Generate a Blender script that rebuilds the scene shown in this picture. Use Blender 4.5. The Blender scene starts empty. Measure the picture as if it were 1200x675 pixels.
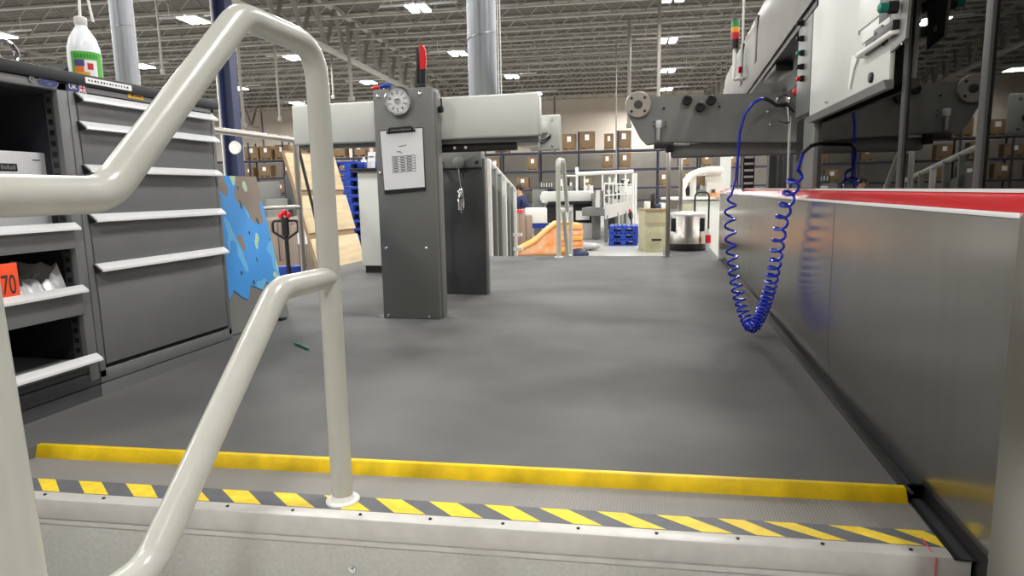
import bpy, bmesh, math, random
from mathutils import Vector, Matrix
random.seed(7)
S = bpy.context.scene
COL = S.collection

# ------------------------------------------------------------------ camera, world, exposure
FPX = 765.0; YAW, PITCH, ROLL, EYE = .225, .147, .0204, .63
cf = Vector((-math.sin(YAW)*math.cos(PITCH), math.cos(YAW)*math.cos(PITCH), -math.sin(PITCH)))
r0 = Vector((math.cos(YAW), math.sin(YAW), 0)); d0 = cf.cross(r0)
cr = math.cos(ROLL)*r0 + math.sin(ROLL)*d0
cd = -math.sin(ROLL)*r0 + math.cos(ROLL)*d0
CAM = Vector((0, 0, EYE))
cam = bpy.data.objects.new('camera', bpy.data.cameras.new('camera'))
COL.objects.link(cam)
cam.data.sensor_width = 36; cam.data.lens = FPX*36/1200
cam.data.clip_start = .02; cam.data.clip_end = 300
M = Matrix((cr, -cd, -cf)).transposed().to_4x4(); M.translation = CAM
cam.matrix_world = M
S.camera = cam
w = bpy.data.worlds.new('world'); S.world = w; w.use_nodes = True
w.node_tree.nodes['Background'].inputs[0].default_value = (.75, .77, .8, 1)
w.node_tree.nodes['Background'].inputs[1].default_value = .3
S.view_settings.view_transform = 'Standard'; S.view_settings.look = 'None'
S.view_settings.gamma = 1; S.view_settings.use_curve_mapping = False
S.view_settings.exposure = -0.04
LAMP_W = 330.0

def at(px, py, x=None, y=None, z=None, d=None):
    """the point of the place that the photograph shows at (px, py), on a known plane"""
    r = cf + cr*((px-600)/FPX) + cd*((py-337.5)/FPX)
    if d is not None: t = d
    elif z is not None: t = (z-EYE)/r.z
    elif y is not None: t = y/r.y
    else: t = x/r.x
    return CAM + r*t

BA = .08                                                   # the building stands slightly askew to the machine
BU = Vector((math.cos(BA), math.sin(BA), 0)); BV = Vector((-math.sin(BA), math.cos(BA), 0))
def B(u, v, z): return BU*u + BV*v + Vector((0, 0, z))
def uv(p): return p.dot(BU), p.dot(BV)

# ------------------------------------------------------------------ materials
def s2l(c):
    return tuple(((v/255)/12.92 if v/255 <= .04045 else ((v/255+.055)/1.055)**2.4) for v in c)
def mat(name, rgb, rough=.5, metal=0, var=0, scale=8, emit=0, spec=.5, bump=0, rgb2=None, stretch=None, coat=0):
    m = bpy.data.materials.new(name); m.use_nodes = True
    nt = m.node_tree; b = nt.nodes['Principled BSDF']
    c = s2l(rgb)
    b.inputs['Base Color'].default_value = (*c, 1)
    b.inputs['Roughness'].default_value = rough; b.inputs['Metallic'].default_value = metal
    b.inputs['Specular IOR Level'].default_value = spec
    if coat: b.inputs['Coat Weight'].default_value = coat; b.inputs['Coat Roughness'].default_value = .1
    if emit:
        b.inputs['Emission Color'].default_value = (*c, 1); b.inputs['Emission Strength'].default_value = emit
    if var or bump or rgb2:
        tc = nt.nodes.new('ShaderNodeTexCoord'); n = nt.nodes.new('ShaderNodeTexNoise')
        n.inputs['Scale'].default_value = scale; n.inputs['Detail'].default_value = 6
        src = tc.outputs['Object']
        if stretch:
            mp = nt.nodes.new('ShaderNodeMapping'); mp.inputs['Scale'].default_value = stretch
            nt.links.new(src, mp.inputs[0]); src = mp.outputs[0]
        nt.links.new(src, n.inputs['Vector'])
        if var or rgb2:
            r = nt.nodes.new('ShaderNodeValToRGB')
            c2 = s2l(rgb2) if rgb2 else tuple(min(1, v*(1+var)) for v in c)
            c1 = c if rgb2 else tuple(v*(1-var) for v in c)
            r.color_ramp.elements[0].position = .35; r.color_ramp.elements[1].position = .68
            r.color_ramp.elements[0].color = (*c1, 1); r.color_ramp.elements[1].color = (*c2, 1)
            nt.links.new(n.outputs['Fac'], r.inputs[0]); nt.links.new(r.outputs[0], b.inputs['Base Color'])
        if bump:
            bp = nt.nodes.new('ShaderNodeBump'); bp.inputs['Strength'].default_value = bump
            bp.inputs['Distance'].default_value = .01
            nt.links.new(n.outputs['Fac'], bp.inputs['Height']); nt.links.new(bp.outputs[0], b.inputs['Normal'])
    return m
def nodes(m): return m.node_tree.nodes, m.node_tree.links, m.node_tree.nodes['Principled BSDF']

K = {}
K['rail'] = mat('cream_paint', (182, 182, 174), .28, 0, .03, 20, coat=.3)
K['rubber'] = mat('dark_rubber_mat', (95, 95, 94), .72, 0, .22, 1.6, spec=.35, bump=.15)
K['landing'] = mat('ribbed_landing', (132, 130, 127), .55)
K['yellow'] = mat('yellow_paint', (238, 200, 14), .45, 0, .18, 14)
K['tapeyellow'] = mat('tape_yellow', (240, 208, 60), .5, 0, .1, 40)
K['tapegrey'] = mat('tape_grey', (98, 100, 106), .55, 0, .1, 30)
K['alu'] = mat('aluminium', (204, 202, 198), .42, .1, .05, 30)
K['fascia'] = mat('speckled_fascia', (192, 193, 187), .4, 0, .07, 120)
K['cab'] = mat('cabinet_grey', (116, 117, 119), .42, 0, .04, 6)
K['cabdark'] = mat('cabinet_dark', (70, 71, 74), .5)
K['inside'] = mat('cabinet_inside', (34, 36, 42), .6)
K['handle'] = mat('drawer_pull_aluminium', (232, 233, 234), .35, .2)
K['black'] = mat('black_plastic', (22, 22, 24), .45)
K['blackmetal'] = mat('black_metal', (30, 31, 34), .4, .3)
K['worktop'] = mat('black_worktop', (24, 25, 32), .5)
K['white'] = mat('white_plastic', (228, 228, 224), .4)
K['paper'] = mat('white_paper', (236, 236, 238), .7)
K['ink'] = mat('ink', (46, 46, 54), .7)
K['boxwhite'] = mat('grey_white_carton', (205, 206, 210), .55)
K['orange'] = mat('orange_card', (250, 84, 34), .6)
K['bag'] = mat('clear_bag', (186, 186, 188), .25, 0, .15, 20)
K['green'] = mat('green_label', (84, 176, 60), .5)
K['red'] = mat('red_paint', (216, 40, 46), .22)
K['redplastic'] = mat('red_plastic', (214, 26, 40), .35)
K['blueplastic'] = mat('blue_plastic', (16, 58, 158), .4, 0, .15, 5)
K['blue'] = mat('blue_hose', (26, 52, 196), .25, coat=.4)
K['bluesticker'] = mat('blue_sticker', (40, 52, 120), .4)
K['stickeryellow'] = mat('yellow_sticker', (226, 164, 38), .5)
K['machgrey'] = mat('machine_grey', (114, 115, 112), .45, .1, .04, 5)
K['castgrey'] = mat('cast_grey', (124, 125, 122), .5, .15, .06, 10)
K['darkcol'] = mat('dark_column', (66, 68, 68), .45, .1)
K['machwhite'] = mat('machine_light_grey', (214, 216, 211), .4, 0, .02, 5)
K['steel'] = mat('brushed_steel', (176, 172, 166), .3, 1, .05, 4, stretch=(1, 1, 30))
K['chrome'] = mat('chrome', (210, 210, 212), .15, 1)
K['galv'] = mat('galvanised_duct', (150, 154, 160), .38, .8, .12, 3, stretch=(30, 30, 1))
K['navy'] = mat('navy_steel', (40, 48, 82), .5)
K['rack'] = mat('rack_navy', (34, 42, 64), .5)
K['carton'] = mat('brown_carton', (124, 101, 74), .8, 0, .2, 2)
K['corr'] = mat('corrugated_board', (150, 136, 124), .8, 0, .15, 3, stretch=(14, 14, .3))
K['ply'] = mat('plywood', (222, 200, 162), .6, 0, .12, 3, stretch=(1, .5, 4))
K['batten'] = mat('wood_batten', (150, 126, 96), .7)
K['wall'] = mat('painted_wall', (222, 212, 200), .8, 0, .04, .6)
K['deck'] = mat('roof_deck', (92, 90, 85), .7, 0, .06, 1)
K['joist'] = mat('joist_grey', (164, 161, 154), .6)
K['girder'] = mat('girder_grey', (130, 126, 120), .6)
K['concrete'] = mat('concrete_floor', (176, 176, 172), .35, 0, .08, .8)
K['lampon'] = mat('lamp_diffuser', (255, 253, 246), .5, emit=26)
K['lamphouse'] = mat('lamp_housing', (200, 200, 200), .5)
K['greenlamp'] = mat('green_plastic', (40, 130, 70), .3)
K['amber'] = mat('amber_plastic', (222, 140, 30), .3)
K['redlamp'] = mat('red_lens', (180, 30, 40), .3)
K['skin'] = mat('skin', (196, 150, 124), .6)
K['hair'] = mat('hair', (40, 30, 24), .7)
K['shirt'] = mat('navy_shirt', (36, 46, 84), .8)
K['trouser'] = mat('dark_trousers', (34, 34, 40), .8)
K['beige'] = mat('beige_crate', (172, 168, 138), .7, 0, .1, 6)
K['peach'] = mat('orange_print', (236, 146, 70), .6, 0, 0, 4, rgb2=(240, 200, 165))
K['yellowprint'] = mat('yellow_print', (240, 176, 60), .55, 0, 0, 4, rgb2=(238, 170, 120))
K['tealknob'] = mat('teal_knob', (20, 130, 112), .4)
K['penteal'] = mat('pen_teal', (20, 128, 108), .4)
K['pinkstring'] = mat('red_string', (214, 60, 84), .6)
K['flag_red'] = mat('flag_red', (200, 40, 54), .5)
K['bottle'] = mat('frosted_bottle', (226, 230, 236), .3, spec=.5)
K['orangelabel'] = mat('label_orange', (222, 120, 40), .5)
K['purple'] = mat('label_purple', (80, 66, 130), .5)
# ribbed roof deck
n_, l_, b_ = nodes(K['deck'])
tc = n_.new('ShaderNodeTexCoord'); wv = n_.new('ShaderNodeTexWave'); wv.bands_direction = 'Y'; wv.inputs['Scale'].default_value = 1.05
l_.new(tc.outputs['Object'], wv.inputs[0]); bp = n_.new('ShaderNodeBump'); bp.inputs['Strength'].default_value = .8; bp.inputs['Distance'].default_value = .05
l_.new(wv.outputs['Fac'], bp.inputs['Height']); l_.new(bp.outputs[0], b_.inputs['Normal'])
# ribbed landing
n_, l_, b_ = nodes(K['landing'])
tc = n_.new('ShaderNodeTexCoord'); wv = n_.new('ShaderNodeTexWave'); wv.bands_direction = 'X'; wv.inputs['Scale'].default_value = 48
l_.new(tc.outputs['Object'], wv.inputs[0]); bp = n_.new('ShaderNodeBump'); bp.inputs['Strength'].default_value = .25; bp.inputs['Distance'].default_value = .002
l_.new(wv.outputs['Fac'], bp.inputs['Height']); l_.new(bp.outputs[0], b_.inputs['Normal'])
# brushed side cover of the press
K['cover'] = mat('brushed_side_cover', (150, 148, 142), .2, .88, .05, 3, stretch=(1, 6, .4))
# camouflage sheet
K['hoodsteel'] = mat('hood_steel', (96, 92, 88), .42, .75, .15, 4)
K['flange'] = mat('bare_steel', (172, 165, 157), .4, .25, .06, 12)
K['wainscot'] = mat('grey_wall_panel', (142, 138, 131), .7, 0, .05, 2)
K['camo'] = mat('camo_print', (50, 140, 214), .5)
n_, l_, b_ = nodes(K['camo'])
tc = n_.new('ShaderNodeTexCoord')
def blob(scale, lo, seed, gy=0, gz=0):
    mp = n_.new('ShaderNodeMapping'); mp.inputs['Location'].default_value = (seed, seed*2, seed*.7)
    mp.inputs['Scale'].default_value = (1, 1.7, 1)
    l_.new(tc.outputs['Object'], mp.inputs[0])
    n = n_.new('ShaderNodeTexNoise'); n.inputs['Scale'].default_value = scale; n.inputs['Detail'].default_value = 1.5
    l_.new(mp.outputs[0], n.inputs['Vector'])
    r = n_.new('ShaderNodeValToRGB'); r.color_ramp.interpolation = 'CONSTANT'
    r.color_ramp.elements[0].color = (0, 0, 0, 1); r.color_ramp.elements[1].color = (1, 1, 1, 1); r.color_ramp.elements[1].position = lo
    val = n.outputs['Fac']
    if gy or gz:
        sx = n_.new('ShaderNodeSeparateXYZ'); l_.new(tc.outputs['Object'], sx.inputs[0])
        for sock, gain, off in (('Y', gy, 0), ('Z', gz, .42)):
            m1 = n_.new('ShaderNodeMath'); m1.operation = 'SUBTRACT'; m1.inputs[1].default_value = off; l_.new(sx.outputs[sock], m1.inputs[0])
            m2 = n_.new('ShaderNodeMath'); m2.operation = 'MULTIPLY_ADD'; m2.inputs[1].default_value = gain
            l_.new(m1.outputs[0], m2.inputs[0]); l_.new(val, m2.inputs[2]); val = m2.outputs[0]
    l_.new(val, r.inputs[0]); return r.outputs[0]
cur = None
prev = (*s2l((52, 142, 216)), 1)
for sc, lo, seed, c, gy, gz in ((5, .60, 5, (90, 170, 220), 0, -.3), (4.6, .66, 1, (126, 112, 100), .5, .25), (5, .70, 9, (172, 200, 166), .45, .2), (12, .70, 3, (50, 62, 84), 0, 0)):
    mx = n_.new('ShaderNodeMix'); mx.data_type = 'RGBA'
    l_.new(blob(sc, lo, seed, gy, gz), mx.inputs['Factor'])
    if cur is None: mx.inputs['A'].default_value = prev
    else: l_.new(cur, mx.inputs['A'])
    mx.inputs['B'].default_value = (*s2l(c), 1); cur = mx.outputs['Result']
l_.new(cur, b_.inputs['Base Color'])
# smoked clear guard panes
g = bpy.data.materials.new('smoked_pane'); g.use_nodes = True; K['glass'] = g
nt = g.node_tree; nt.nodes.clear()
out = nt.nodes.new('ShaderNodeOutputMaterial'); mx = nt.nodes.new('ShaderNodeMixShader')
tr = nt.nodes.new('ShaderNodeBsdfTransparent'); tr.inputs[0].default_value = (.26, .26, .26, 1)
gl = nt.nodes.new('ShaderNodeBsdfGlossy'); gl.inputs['Roughness'].default_value = .012; gl.inputs[0].default_value = (.9, .9, .88, 1)
fr = nt.nodes.new('ShaderNodeFresnel'); fr.inputs[0].default_value = 1.55
nt.links.new(fr.outputs[0], mx.inputs[0]); nt.links.new(tr.outputs[0], mx.inputs[1]); nt.links.new(gl.outputs[0], mx.inputs[2])
nt.links.new(mx.outputs[0], out.inputs[0])

# ------------------------------------------------------------------ builders
class MB:
    def __init__(s): s.bm = bmesh.new(); s.mi = 0; s.mats = []
    def m(s, key):
        if key not in s.mats: s.mats.append(key)
        s.mi = s.mats.index(key); return s
    def _f(s, vs):
        try:
            f = s.bm.faces.new(vs); f.material_index = s.mi; return f
        except ValueError: return None
    def merge(s, b2, smooth=False):
        mp = {}
        for v in b2.verts: mp[v] = s.bm.verts.new(v.co)
        for f in b2.faces:
            nf = s._f([mp[v] for v in f.verts])
            if nf and (smooth or f.smooth): nf.smooth = True
        b2.free(); return s
    def hexa(s, p, bev=0, seg=2):
        """8 corners: bottom 4 counter-clockwise, then top 4"""
        b = bmesh.new(); vs = [b.verts.new(q) for q in p]
        for i in ((3, 2, 1, 0), (4, 5, 6, 7), (0, 1, 5, 4), (1, 2, 6, 5), (2, 3, 7, 6), (3, 0, 4, 7)): b.faces.new([vs[k] for k in i])
        if bev: bmesh.ops.bevel(b, geom=list(b.edges), offset=bev, segments=seg, affect='EDGES', profile=.5)
        return s.merge(b)
    def box(s, a, c, bev=0, seg=2):
        x0, y0, z0 = a; x1, y1, z1 = c
        x0, x1 = sorted((x0, x1)); y0, y1 = sorted((y0, y1)); z0, z1 = sorted((z0, z1))
        return s.hexa([(x0, y0, z0), (x1, y0, z0), (x1, y1, z0), (x0, y1, z0), (x0, y0, z1), (x1, y0, z1), (x1, y1, z1), (x0, y1, z1)], bev, seg)
    def obox(s, o, ex, ey, ez, bev=0, seg=2):
        o, ex, ey, ez = map(Vector, (o, ex, ey, ez))
        return s.hexa([o, o+ex, o+ex+ey, o+ey, o+ez, o+ex+ez, o+ex+ey+ez, o+ey+ez], bev, seg)
    def prism(s, pts, vec, bev=0):
        b = bmesh.new(); vec = Vector(vec)
        a = [b.verts.new(p) for p in pts]; c = [b.verts.new(Vector(p)+vec) for p in pts]
        b.faces.new(a[::-1]); b.faces.new(c); n = len(pts)
        for i in range(n): b.faces.new([a[i], a[(i+1) % n], c[(i+1) % n], c[i]])
        bmesh.ops.recalc_face_normals(b, faces=b.faces)
        if bev: bmesh.ops.bevel(b, geom=list(b.edges), offset=bev, segments=2, affect='EDGES')
        return s.merge(b)
    def tube(s, pts, r, seg=12, closed=False, caps=True, radii=None):
        pts = [Vector(p) for p in pts]; n = len(pts); rings = []
        t = (pts[1]-pts[0]).normalized()
        ref = Vector((0, 0, 1)) if abs(t.z) < .9 else Vector((1, 0, 0))
        nrm = (ref - t*ref.dot(t)).normalized()
        for i in range(n):
            if closed: t = (pts[(i+1) % n]-pts[i-1]).normalized()
            else: t = (pts[min(i+1, n-1)]-pts[max(i-1, 0)]).normalized()
            nrm = (nrm - t*nrm.dot(t)).normalized(); bi = t.cross(nrm)
            rr = radii[i] if radii else r
            rings.append([s.bm.verts.new(pts[i] + (nrm*math.cos(a)+bi*math.sin(a))*rr) for a in [2*math.pi*k/seg for k in range(seg)]])
        for i in range(n if closed else n-1):
            A, Bq = rings[i], rings[(i+1) % n]
            for k in range(seg):
                f = s._f([A[k], A[(k+1) % seg], Bq[(k+1) % seg], Bq[k]])
                if f: f.smooth = True
        if caps and not closed: s._f(rings[0][::-1]); s._f(rings[-1])
        return s
    def cyl(s, a, b, r, seg=20, r2=None): return s.tube([a, b], r, seg, radii=[r, r if r2 is None else r2])
    def bar(s, a, b, wd, hd=None):
        return s.tube([a, b], wd*.7071, 4)
    def lathe(s, prof, c, axis=(0, 0, 1), seg=24):
        c = Vector(c); ax = Vector(axis).normalized()
        ref = Vector((1, 0, 0)) if abs(ax.x) < .9 else Vector((0, 1, 0))
        u = (ref-ax*ref.dot(ax)).normalized(); v = ax.cross(u); rings = []
        for r, h in prof:
            rings.append([s.bm.verts.new(c+ax*h+(u*math.cos(2*math.pi*k/seg)+v*math.sin(2*math.pi*k/seg))*max(r, 1e-4)) for k in range(seg)])
        for A, Bq in zip(rings, rings[1:]):
            for k in range(seg):
                f = s._f([A[k], A[(k+1) % seg], Bq[(k+1) % seg], Bq[k]])
                if f: f.smooth = True
        s._f(rings[0][::-1]); s._f(rings[-1]); return s
    def ball(s, c, r, sc=(1, 1, 1), seg=14):
        b = bmesh.new(); bmesh.ops.create_uvsphere(b, u_segments=seg, v_segments=seg//2+2, radius=r)
        for v in b.verts: v.co = Vector((v.co.x*sc[0], v.co.y*sc[1], v.co.z*sc[2]))+Vector(c)
        return s.merge(b, True)
    def text(s, txt, size, o, right, up, depth=.0004, sx=1):
        cu = bpy.data.curves.new('t', 'FONT'); cu.body = txt; cu.size = size; cu.extrude = depth
        cu.align_x = 'CENTER'; cu.align_y = 'CENTER'; cu.resolution_u = 3
        ob = bpy.data.objects.new('t', cu); COL.objects.link(ob)
        me = bpy.data.meshes.new_from_object(ob); right, up = Vector(right).normalized(), Vector(up).normalized(); n = right.cross(up)
        vs = [s.bm.verts.new(Vector(o)+right*v.co.x*sx+up*v.co.y+n*v.co.z) for v in me.vertices]
        for p in me.polygons: s._f([vs[i] for i in p.vertices])
        bpy.data.objects.remove(ob); bpy.data.curves.remove(cu); bpy.data.meshes.remove(me); return s

def tag(o, label=None, cat=None, group=None, kind=None):
    if label: o['label'] = label
    if cat: o['category'] = cat
    if group: o['group'] = group
    if kind: o['kind'] = kind
    return o
ORG = {}
def root_of(o):
    while o.parent: o = o.parent
    return o
def obj(name, mb, material=None, parent=None, origin=None, smooth=False, label=None):
    mats = mb.mats if mb.mats else [material]
    bm = mb.bm
    if parent is not None: org = ORG[root_of(parent).name]
    elif origin is not None: org = Vector(origin)
    else:
        xs = [v.co.x for v in bm.verts]; ys = [v.co.y for v in bm.verts]; zs = [v.co.z for v in bm.verts]
        org = Vector(((min(xs)+max(xs))/2, (min(ys)+max(ys))/2, min(zs)))
    for v in bm.verts: v.co -= org
    bmesh.ops.recalc_face_normals(bm, faces=bm.faces)
    me = bpy.data.meshes.new(name); bm.to_mesh(me); bm.free()
    me.set_sharp_from_angle(angle=math.radians(38))
    for k in mats: me.materials.append(K[k])
    if smooth:
        for p in me.polygons: p.use_smooth = True
    o = bpy.data.objects.new(name, me); COL.objects.link(o)
    if parent is not None: o.parent = parent
    else: o.location = org; ORG[o.name] = org
    if label: o['label'] = label
    return o
def thing(name, label, cat, loc, group=None):
    o = bpy.data.objects.new(name, None); COL.objects.link(o); o.location = Vector(loc)
    o.empty_display_size = .05
    ORG[o.name] = Vector(loc); return tag(o, label, cat, group)
def copy_tree(o, loc=None, rotz=0, label=None, parent=None, scale=None):
    c = o.copy(); COL.objects.link(c)
    if parent is not None: c.parent = parent
    if loc is not None: c.location = loc; c.rotation_euler = (0, 0, rotz); ORG[c.name] = Vector(loc)
    if scale is not None: c.scale = scale
    if label: c['label'] = label
    for ch in list(o.children): copy_tree(ch, parent=c)
    return c
def fillet(pts, r, n=7):
    pts = [Vector(p) for p in pts]; res = [pts[0]]
    for a, b, c in zip(pts, pts[1:], pts[2:]):
        u = (a-b).normalized(); v = (c-b).normalized(); ang = u.angle(v); t = r/math.tan(ang/2)
        t = min(t, .48*(a-b).length, .48*(c-b).length)
        p0, p1 = b+u*t, b+v*t
        for k in range(n+1):
            q = k/n; res.append(p0*(1-q)**2 + b*2*q*(1-q) + p1*q*q)
    res.append(pts[-1]); return res
ORD = ['first', 'second', 'third', 'fourth', 'fifth', 'sixth', 'seventh', 'eighth', 'ninth', 'tenth', 'eleventh', 'twelfth', 'thirteenth',
       'fourteenth', 'fifteenth', 'sixteenth', 'seventeenth', 'eighteenth', 'nineteenth', 'twentieth', 'twenty-first', 'twenty-second',
       'twenty-third', 'twenty-fourth', 'twenty-fifth', 'twenty-sixth', 'twenty-seventh', 'twenty-eighth', 'twenty-ninth', 'thirtieth']

# ------------------------------------------------------------------ the hall
GZ = -.95; ROOF = 7.8
U0, U1, V0, V1 = -46, 20, -15, 51.5
def quadslab(name, p, vec, k):
    o = obj(name, MB().prism(p, vec), k); return tag(o, kind='structure')
quadslab('floor', [B(U0, V0, GZ), B(U1, V0, GZ), B(U1, V1, GZ), B(U0, V1, GZ)], (0, 0, -.2), 'concrete')
c = quadslab('ceiling', [B(U0, V0, ROOF), B(U1, V0, ROOF), B(U1, V1, ROOF), B(U0, V1, ROOF)], (0, 0, .2), 'deck')
quadslab('wall_back', [B(U0, V1, GZ), B(U1, V1, GZ), B(U1, V1, ROOF), B(U0, V1, ROOF)], BV*.3, 'wall')
quadslab('wall_left', [B(U0, V0, GZ), B(U0, V1, GZ), B(U0, V1, ROOF), B(U0, V0, ROOF)], -BU*.3, 'wall')
quadslab('wall_right', [B(U1, V0, GZ), B(U1, V1, GZ), B(U1, V1, ROOF), B(U1, V0, ROOF)], BU*.3, 'wall')
quadslab('wall_front', [B(U0, V0, GZ), B(U1, V0, GZ), B(U1, V0, ROOF), B(U0, V0, ROOF)], -BV*.3, 'wall')
# wall panel joints on the back wall
for i, u in enumerate(range(-44, 20, 8)):
    tag(obj('trim_%d' % (i+1), MB().obox(B(u, V1-.05, GZ), BU*.12, BV*.05, (0, 0, ROOF-GZ)), 'girder'), kind='structure')

tag(obj('trim_9', MB().obox(B(U0+.1, V1-.09, GZ), BU*(U1-U0-.2), BV*.03, (0, 0, 3.35-GZ)), 'wainscot'), kind='structure')
# open-web roof joists running across the hall
def joist_mb(L0, L1, zt, zb):
    mb = MB()
    for z, hh in ((zt, .06), (zb, .06)):
        mb.obox((L0, -.07, z-hh/2), (L1-L0, 0, 0), (0, .14, 0), (0, 0, hh))
    n = int((L1-L0)/.55); st = (L1-L0)/n
    for k in range(n):
        a = (L0+k*st, 0, zt-.03 if k % 2 else zb+.03); b_ = (L0+(k+1)*st, 0, zb+.03 if k % 2 else zt-.03)
        mb.bar(a, b_, .035)
    return mb
v = 12.2; j0 = None; idx = 0; ZB = 7.18
while v < 50.5:
    if j0 is None:
        j0 = obj('roof_joist', joist_mb(-44, 18, ROOF-.05, ZB), 'joist', origin=(0, 0, ZB)); j = j0
        j.rotation_euler = (0, 0, BA)
    else:
        j = j0.copy(); COL.objects.link(j)
    j.location = B(0, v, ZB)
    tag(j, 'grey open-web steel roof joist crossing the hall, %s nearest of the row' % ORD[idx], 'roof joist', 'open-web joists under the roof')
    v += 1.75; idx += 1
# deep girders running away from the camera
def girder(u, v0, v1, label):
    mb = MB(); zb, zt = 6.08, 7.12
    t = thing('roof_girder', label, 'girder', B(u, v0, zb), 'deep girders under the joists')
    ch = MB()
    for z in (zb, zt+.62): ch.obox(B(u-.13, v0, z-.06), BU*.26, BV*(v1-v0), (0, 0, .12))
    obj('chord', ch, 'joist', t)
    n = int((v1-v0)/.95); st = (v1-v0)/n; wb = MB()
    for k in range(n):
        a = B(u, v0+k*st, zb if k % 2 else zt+.6); b_ = B(u, v0+(k+1)*st, zt+.6 if k % 2 else zb)
        wb.bar(a, b_, .13)
    obj('web', wb, 'girder', t)
girder(-10.4, 10, 50, 'deep grey lattice girder running back above the light grey beam')
girder(-27.5, 10, 50, 'deep grey lattice girder far left above the tool cabinets')
girder(7.0, 10, 50, 'deep grey lattice girder on the right above the stack light')
# navy building columns under the girders
def column(p, label):
    mb = MB(); h = .17; x = Vector((p.x, p.y, GZ))
    t = thing('building_column', label, 'column', x)
    for s_ in (-1, 1): mb.obox(x+BU*(s_*h-.012)-BV*h, BU*.024, BV*2*h, (0, 0, 6.5-GZ))
    mb.obox(x-BU*h-BV*.012, BU*2*h, BV*.024, (0, 0, 6.5-GZ))
    obj('post', mb, 'navy', t)
    obj('base_plate', MB().obox(x-BU*.3-BV*.3, BU*.6, BV*.6, (0, 0, .03)), 'navy', t)
    return t, x
pc = at(272, 150, d=18.3)
tcol, xc = column(pc, 'dark blue steel building column behind the camouflage board')
obj('conduit', MB().cyl(xc+Vector((-.26, -.12, 0)), xc+Vector((-.26, -.12, 7.5)), .03, 8), 'white', tcol)
pd = at(276, 173, d=18.0)
sg = thing('round_sign', 'white round disc fixed on the dark blue column', 'sign', pd)
obj('disc', MB().cyl(pd, pd-BV*.04, .17, 24), 'white', sg)
obj('rim', MB().tube([pd-BV*.04+Vector((.17*math.cos(a), 0, .17*math.sin(a))) for a in [k*math.pi/12 for k in range(24)]], .012, 6, closed=True), 'lamphouse', sg)

# high-bay lamps on their grid
def lamp_thing(loc, label):
    t = thing('ceiling_lamp', label, 'ceiling lamp', loc, 'high-bay lamps under the roof')
    loc = Vector(loc)
    hb = MB()
    for s_ in (-1, 1): hb.obox(loc+BU*(s_*.2-.15)-BV*.45+Vector((0, 0, .02)), BU*.3, BV*.9, (0, 0, .09), .02)
    hb.obox(loc-BU*1.3-BV*.03+Vector((0, 0, .11)), BU*2.6, BV*.06, (0, 0, .06))
    obj('housing', hb, 'lamphouse', t)
    df = MB()
    for s_ in (-1, 1): df.obox(loc+BU*(s_*.2-.13)-BV*.42+Vector((0, 0, -.012)), BU*.26, BV*.84, (0, 0, .03))
    obj('diffuser', df, 'lampon', t)
    for s_ in (-1, 1):
        wr = MB(); wr.cyl(loc+BU*s_*.9+Vector((0, 0, .14)), loc+BU*s_*.9+Vector((0, 0, 7.2-loc.z)), .012, 5)
        obj('hanger', wr, 'lamphouse', t)
    L = bpy.data.lights.new('lamp_light', 'AREA'); L.shape = 'RECTANGLE'; L.size = 1.0; L.size_y = 1.15; L.energy = LAMP_W; L.color = (1, .985, .955)
    lo = bpy.data.objects.new('lamp_light', L); COL.objects.link(lo); lo.parent = t; lo.location = (0, 0, -.03); lo.rotation_euler = (0, 0, BA)
    return t
LBL = {(227, 24): 'bright lamp just left of the top bend of the cream handrail', (0, 42): 'bright lamp at the left edge above the tool cabinet',
       (167, 78): 'lamp right of the galvanised duct above the black worktop', (490, 10): 'brightest lamp at the top above the red knife holder',
       (345, 68): 'lamp inside the loop of the cream handrail', (432, 97): 'lamp close to the left top of the grey post with the dial',
       (348, 121): 'lamp resting above the left end of the light grey beam', (600, 90): 'lamp right of the upright duct on the beam',
       (628, 110): 'lamp at the right top corner of the light grey beam', (783, 48): 'upper lamp of three stacked above the dark crossbeam',
       (783, 83): 'middle lamp of three stacked above the dark crossbeam', (781, 105): 'lowest lamp just above the dark crossbeam',
       (790, -2): 'lamp cut off by the top edge above the crossbeam', (280, 104): 'small lamp just right of the dark blue column'}
lamp0 = None; ULP = []
for (px, py), lb in LBL.items():
    p = at(px, py, z=6.6); ULP.append(uv(p))
    if lamp0 is None: lamp0 = lamp_thing(p, lb)
    else: copy_tree(lamp0, p, 0, lb)
for u in (-37.5, -29.8, -22, -14.2, -6.4, 2.0, 9.8, 16):  # further lamps added only for the light they give the hall
    for vv in (-4.4, 2.2, 9.0, 15.6, 22.2, 29, 36, 43, 48.6):  # farthest row put in to brighten the back wall
        if vv > 45 and u not in (-22, -14.2, 2.0): continue
        if any(abs(u-a) < 3 and abs(vv-b) < 3 for a, b in ULP): continue
        p = B(u, vv, 6.6)
        copy_tree(lamp0, p, 0, 'unseen high-bay ceiling lamp added to light the hall')

# ------------------------------------------------------------------ platform
NZ = -.03
def fl(px, py, z): p = at(px, py, z=z); return p
yA, yB = at(38.5, 519, z=0), at(1060, 569, z=0)
def yline(x, a, b): return a.y+(x-a.x)*(b.y-a.y)/(b.x-a.x)
wA, wB = at(48, 576, z=NZ), at(1140.5, 644.5, z=NZ)
XL, XR = -2.8, .5
plat = thing('work_platform', 'raised work platform with dark grey rubber deck and yellow front edge', 'platform', (-1, 3, GZ))
yl = lambda x: yline(x, yA, yB)
wl = lambda x: yline(x, wA, wB)
pts = [(XL, .5), (-1.58, .5), (-1.58, yl(-1.58)+.001), (XR+.012, yl(XR)+.001), (XR+.012, 2.0), (XR+.012, 7.4), (.03, 7.4), (.03, 6.28), (-.83, 6.26), (XL, 6.2)]
obj('rubber_deck', MB().prism([(x, y, 0) for x, y in pts], (0, 0, -.05)), 'rubber', plat)
dth = .022
ye = .5115
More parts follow.
